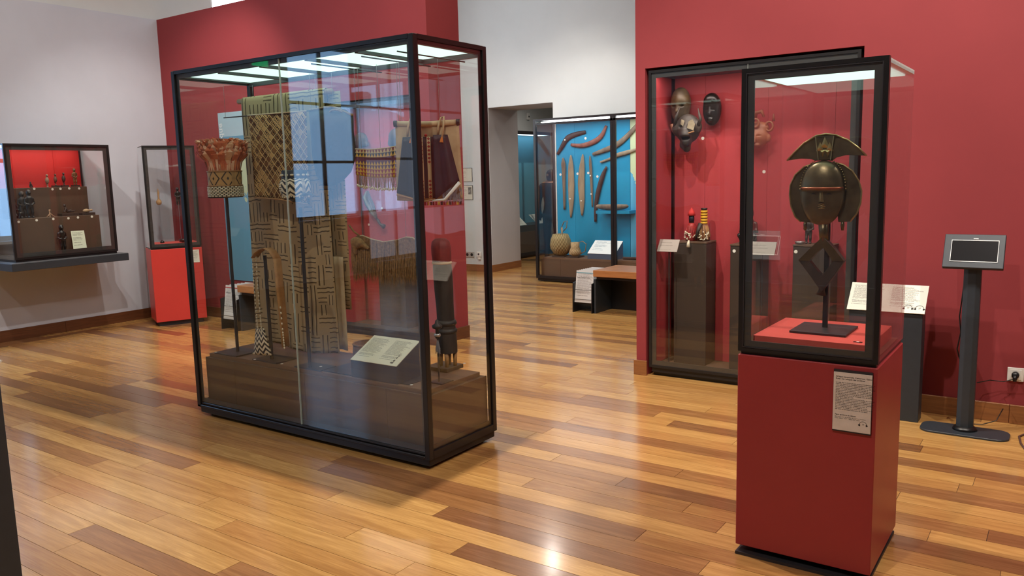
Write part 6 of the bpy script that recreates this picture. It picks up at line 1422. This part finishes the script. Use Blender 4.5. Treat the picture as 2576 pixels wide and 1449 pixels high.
def kiosk():
    c = onZ(2425, 1083, 0.012); cx, cy = float(c[0]), float(c[1])
    t = thing('tablet_kiosk', 'dark grey floor kiosk with a tilted tablet screen before the red wall', 'kiosk', (cx, cy, 0))
    out = []
    x0, x1, y0, y1, r = cx-0.235, cx+0.235, cy-0.10, cy+0.115, 0.07
    for ax, ay, a0 in ((x1-r, y1-r, 0), (x0+r, y1-r, 90), (x0+r, y0+r, 180), (x1-r, y0+r, 270)):
        for k in range(7): an = math.radians(a0+15*k); out.append((ax+r*math.cos(an), ay+r*math.sin(an), 0.0))
    MB().plate(out, (0, 0, 0.012)).build('foot_plate', 'slate', t, bevel=0.002)
    MB().lathe((cx, cy+0.03, 0.012), [(0.068, 0), (0.062, 0.012), (0.05, 0.024)], 24).build('post_collar', 'black', t, True)
    MB().plate([(cx-0.045, cy+0.005, 0.03), (cx-0.02, cy-0.012, 0.03), (cx+0.02, cy-0.012, 0.03), (cx+0.045, cy+0.005, 0.03), (cx+0.045, cy+0.055, 0.03), (cx-0.045, cy+0.055, 0.03)], (0, 0, 0.98)).build('post', 'slate', t, bevel=0.002)
    # tilted head
    yk = cy-0.02; p0, p1 = onY(2369, 671, yk-0.05), onY(2524, 677, yk-0.05); z0 = float((p0[2]+p1[2])/2); q0 = onY(2375, 588, yk+0.05); z1 = float(q0[2])+0.0
    hx0, hx1 = float(p0[0]), float(p1[0]); h = V3((0, 0.10, z1-z0)); n = np.cross(V3((1, 0, 0)), h); n /= np.linalg.norm(n)
    a = V3((hx0, yk-0.05, z0)); W_ = hx1-hx0
    MB().plate([a, a+V3((W_, 0, 0)), a+V3((W_, 0, 0))+h, a+h], -n*0.03).build('tablet_housing', 'slate', t, bevel=0.003)
    f = lambda u, v: a+V3((W_*u, 0, 0))+h*v+n*0.001
    MB().plate([f(0.13, 0.19), f(0.89, 0.19), f(0.89, 0.80), f(0.13, 0.80)], n*0.001).build('screen', plain('black_screen', (16, 16, 20), 0.3, 0, 0.15), t)
    fr = MB(); o = n*0.0015
    fr.ring([f(0.12, 0.17)+o, f(0.90, 0.17)+o, f(0.90, 0.82)+o, f(0.12, 0.82)+o], [f(0.13, 0.19)+o, f(0.89, 0.19)+o, f(0.89, 0.80)+o, f(0.13, 0.80)+o], n*0.001)
    fr.build('screen_outline', plain('white_outline', (220, 222, 222), 0.5), t)
    MB().obox(f(0.52, 0.86)+o, V3((W_*0.04, 0, 0)), h*0.012, n*0.001).build('camera_bar', 'disc', t)
    MB().tube([f(0.4, 0.5)-n*0.04, (cx-0.05, cy+0.03, 0.80), (cx-0.058, cy+0.03, 0.70), (cx-0.048, cy+0.04, 0.6), (cx-0.062, cy+0.03, 0.5), (cx-0.048, cy+0.045, 0.44)], 0.004, 6).build('cable', 'black', t, True)
    return cx, cy
kx, ky = kiosk()
def socket(label, a, b, mat='white_plastic'):
    """a, b: lower-left and upper-right corner on the red wall plane"""
    y = 5.72; t = thing('wall_socket', label, 'socket', ((a[0]+b[0])/2, y, a[1]))
    MB().box(a[0], b[0], y-0.010, y-0.0003, a[1], b[1]).build('cover_plate', mat, t, bevel=0.002)
    MB().box(a[0]+0.012, b[0]-0.012, y-0.013, y-0.010, a[1]+0.012, b[1]-0.012).build('socket_insert', mat, t)
    c = ((a[0]+b[0])/2, (a[1]+b[1])/2)
    MB().tube([(c[0], y-0.012, c[1]), (c[0], y-0.045, c[1])], [0.021, 0.019], 16).tube([(c[0], y-0.035, c[1]), (c[0]-0.002, y-0.05, c[1]-0.035)], [0.015, 0.010], 10).build('power_plug', 'black', t, True)
    MB().tube([(c[0]-0.004, y-0.05, c[1]-0.02), (c[0]-0.06, y-0.04, c[1]-0.045), (c[0]-0.13, y-0.06, c[1]-0.04), (kx+0.05, ky+0.06, c[1]-0.01)], 0.003, 6).build('power_cable', 'black', t, True)
socket('white wall socket with a black plug beside the kiosk', (-0.292, 0.268), (-0.205, 0.352))
t = tag(MB().tube([(-0.30, 5.66, 0.10), (-0.33, 5.62, 0.03), (-0.40, 5.57, 0.008), (-0.48, 5.545, 0.008)], 0.003, 6).build('loose_cable', 'black', None, True), 'thin black cable drooping onto the floor behind the kiosk', 'cable')
t = tag(MB().tube([(-0.10, 5.20, 0.006), (-0.155, 5.18, 0.006), (-0.185, 5.30, 0.006), (-0.20, 5.43, 0.006), (-0.165, 5.52, 0.006), (-0.08, 5.54, 0.006)], 0.0055, 8).build('cable_loop', plain('brown_cable', (84, 56, 48), 0.6), None, True), 'loop of brown cable lying on the floor near the red wall', 'cable')

# ================================================================== small fittings on the white rear wall
yw = 10.8
t = thing('triple_socket', 'grey triple wall socket low on the white rear wall', 'socket', (-8.42, yw, 0.25))
a, b = onY(1167, 632, yw), onY(1187, 645, yw); x0, x1, z0, z1 = -8.60, -8.32, 0.235, 0.325
MB().box(x0, x1, yw-0.012, yw-0.0003, z0, z1).build('cover_plate', plain('grey_socket_plate', (168, 164, 160), 0.4), t, bevel=0.002)
for k in range(3): MB().tube([(x0+0.047+0.093*k, yw-0.0125, (z0+z1)/2), (x0+0.047+0.093*k, yw-0.016, (z0+z1)/2)], 0.026, 16).build('socket_hole', 'black', t)
t = thing('single_socket', 'white plug adapter on the rear wall beside the triple socket', 'socket', (-8.21, yw, 0.22))
MB().box(-8.25, -8.165, yw-0.03, yw-0.0003, 0.25, 0.335).build('cover_plate', 'white_plastic', t, bevel=0.004)
MB().tube([(-8.208, yw-0.031, 0.295), (-8.208, yw-0.035, 0.295)], 0.016, 14).build('socket_hole', 'dark_metal', t)
MB().box(-8.235, -8.18, yw-0.022, yw-0.0003, 0.205, 0.25).build('plug_body', 'white_plastic', t, bevel=0.003)
for lab, zz, pic in (('upper white text card on the rear wall beside the doorway', (1.505, 1.735), False), ('lower white text card with a small dark picture beside the doorway', (1.205, 1.445), True)):
    t = thing('wall_card', lab, 'label', (-8.4, yw, zz[0]))
    MB().box(-8.56, -8.308, yw-0.008, yw-0.0003, zz[0], zz[1]).build('card_backing', 'dark_metal', t)
    sheet('text_card', (-8.557, yw-0.008, zz[0]+0.004), (-8.313, yw-0.008, zz[0]+0.004), (-8.313, yw-0.008, zz[1]-0.008), (-8.557, yw-0.008, zz[1]-0.008), 0.002, print_mat('wall_card_print', 14, (214, 210, 196), (150, 146, 136), 1, True, 0.6), t)
    if pic: MB().box(-8.40, -8.33, yw-0.0115, yw-0.0106, zz[0]+0.09, zz[1]-0.03).build('printed_picture', mottled('dark_photo_print', (40, 38, 36), (170, 166, 158), 40, 0.6), t)
t = thing('motion_sensor', 'small white box sensor high on the wall of the further room', 'sensor', (-9.3, 14.0, 2.7))
MB().box(-9.2995, -9.26, 13.94, 14.03, 2.70, 2.84).build('sensor_body', 'white_plastic', t, bevel=0.006)
MB().box(-9.26, -9.257, 13.965, 14.005, 2.75, 2.78).build('sensor_window', 'dark_metal', t)
t = thing('exit_sign', 'lit green exit sign box high on the lilac wall', 'sign', (-9.16, -0.81, 3.1))
MB().box(-9.1597, -9.11, -0.95, -0.67, 3.12, 3.26).build('sign_housing', 'white_plastic', t, bevel=0.004)
MB().box(-9.11, -9.105, -0.94, -0.68, 3.13, 3.25).build('sign_face', emit('green_exit_face', (30, 190, 110), 3.0), t)

# ================================================================== visitor in the further room
def person():
    b = V3((-7.98, 12.75, 0.0)); t = thing('person', 'person in dark clothes with a hand on the hip beyond the doorway', 'person', b)
    H = 1.66
    P = [('c', (0, 0, 1.02), (0, 0, 1.34), 0.135, 0.17), ('c', (-0.13, 0, 1.38), (0.13, 0, 1.38), 0.075, 0.075), ('c', (0, 0, 1.40), (0, -0.01, 1.50), 0.055, 0.052), ('e', (0, -0.015, 1.555), (0.076, 0.095, 0.11)),
         ('c', (0, 0, 0.96), (0, 0, 0.88), 0.15, 0.16), ('e', (0, -0.112, 1.545), (0.012, 0.018, 0.016))]
    for s in (-1, 1):
        P += [('c', (s*0.09, 0, 0.86), (s*0.10, -0.01, 0.48), 0.092, 0.064), ('c', (s*0.10, -0.01, 0.48), (s*0.10, 0.02, 0.09), 0.062, 0.042), ('c', (s*0.10, 0.03, 0.045), (s*0.105, -0.13, 0.035), 0.045, 0.036)]
    P += [('c', (-0.185, 0, 1.36), (-0.33, 0.03, 1.10), 0.062, 0.05), ('c', (-0.33, 0.03, 1.10), (-0.17, -0.07, 1.00), 0.047, 0.035), ('c', (0.185, 0, 1.36), (0.25, 0.0, 1.08), 0.062, 0.05), ('c', (0.25, 0, 1.08), (0.24, -0.06, 0.86), 0.046, 0.034)]
    for k in range(4): P.append(('c', (-0.16+0.012*k, -0.085-0.014*k, 1.0-0.012*k), (-0.10+0.012*k, -0.125-0.006*k, 0.985-0.016*k), 0.012, 0.009)); P.append(('c', (0.225+0.014*k, -0.065, 0.83), (0.222+0.014*k, -0.075, 0.745+0.006*k), 0.012, 0.009))
    P += [('c', (-0.165, -0.06, 1.01), (-0.15, -0.02, 0.97), 0.013, 0.011), ('c', (0.215, -0.075, 0.85), (0.205, -0.10, 0.80), 0.013, 0.011)]
    tm = NT('dark_clothes_and_skin'); z = tm.sep(tm.obj()); skin = tm.mth('GREATER_THAN', z[2], 1.44)
    n = tm.noise(tm.obj(), 14, 3); cl = tm.mix(n, lin((26, 28, 34)), lin((44, 46, 54))); cl = tm.mix(tm.mth('LESS_THAN', z[2], 0.93), cl, lin((34, 36, 46))); cl = tm.mix(tm.mth('LESS_THAN', z[2], 0.075), cl, lin((24, 20, 18)))
    m = tm.fin(tm.mix(skin, cl, lin((176, 132, 108))), 0.8)
    sculpt('body', m, t, P, b, 1.0, math.radians(200), 110, 0.03)
    sculpt('hair', mottled('dark_brown_hair', (32, 24, 20), (58, 44, 36), 40, 0.7), t, [('e', (0, 0.02, 1.60), (0.088, 0.10, 0.085)), ('e', (0, 0.06, 1.54), (0.08, 0.06, 0.09))], b, 1.0, math.radians(200), 28, 0.03)
person()
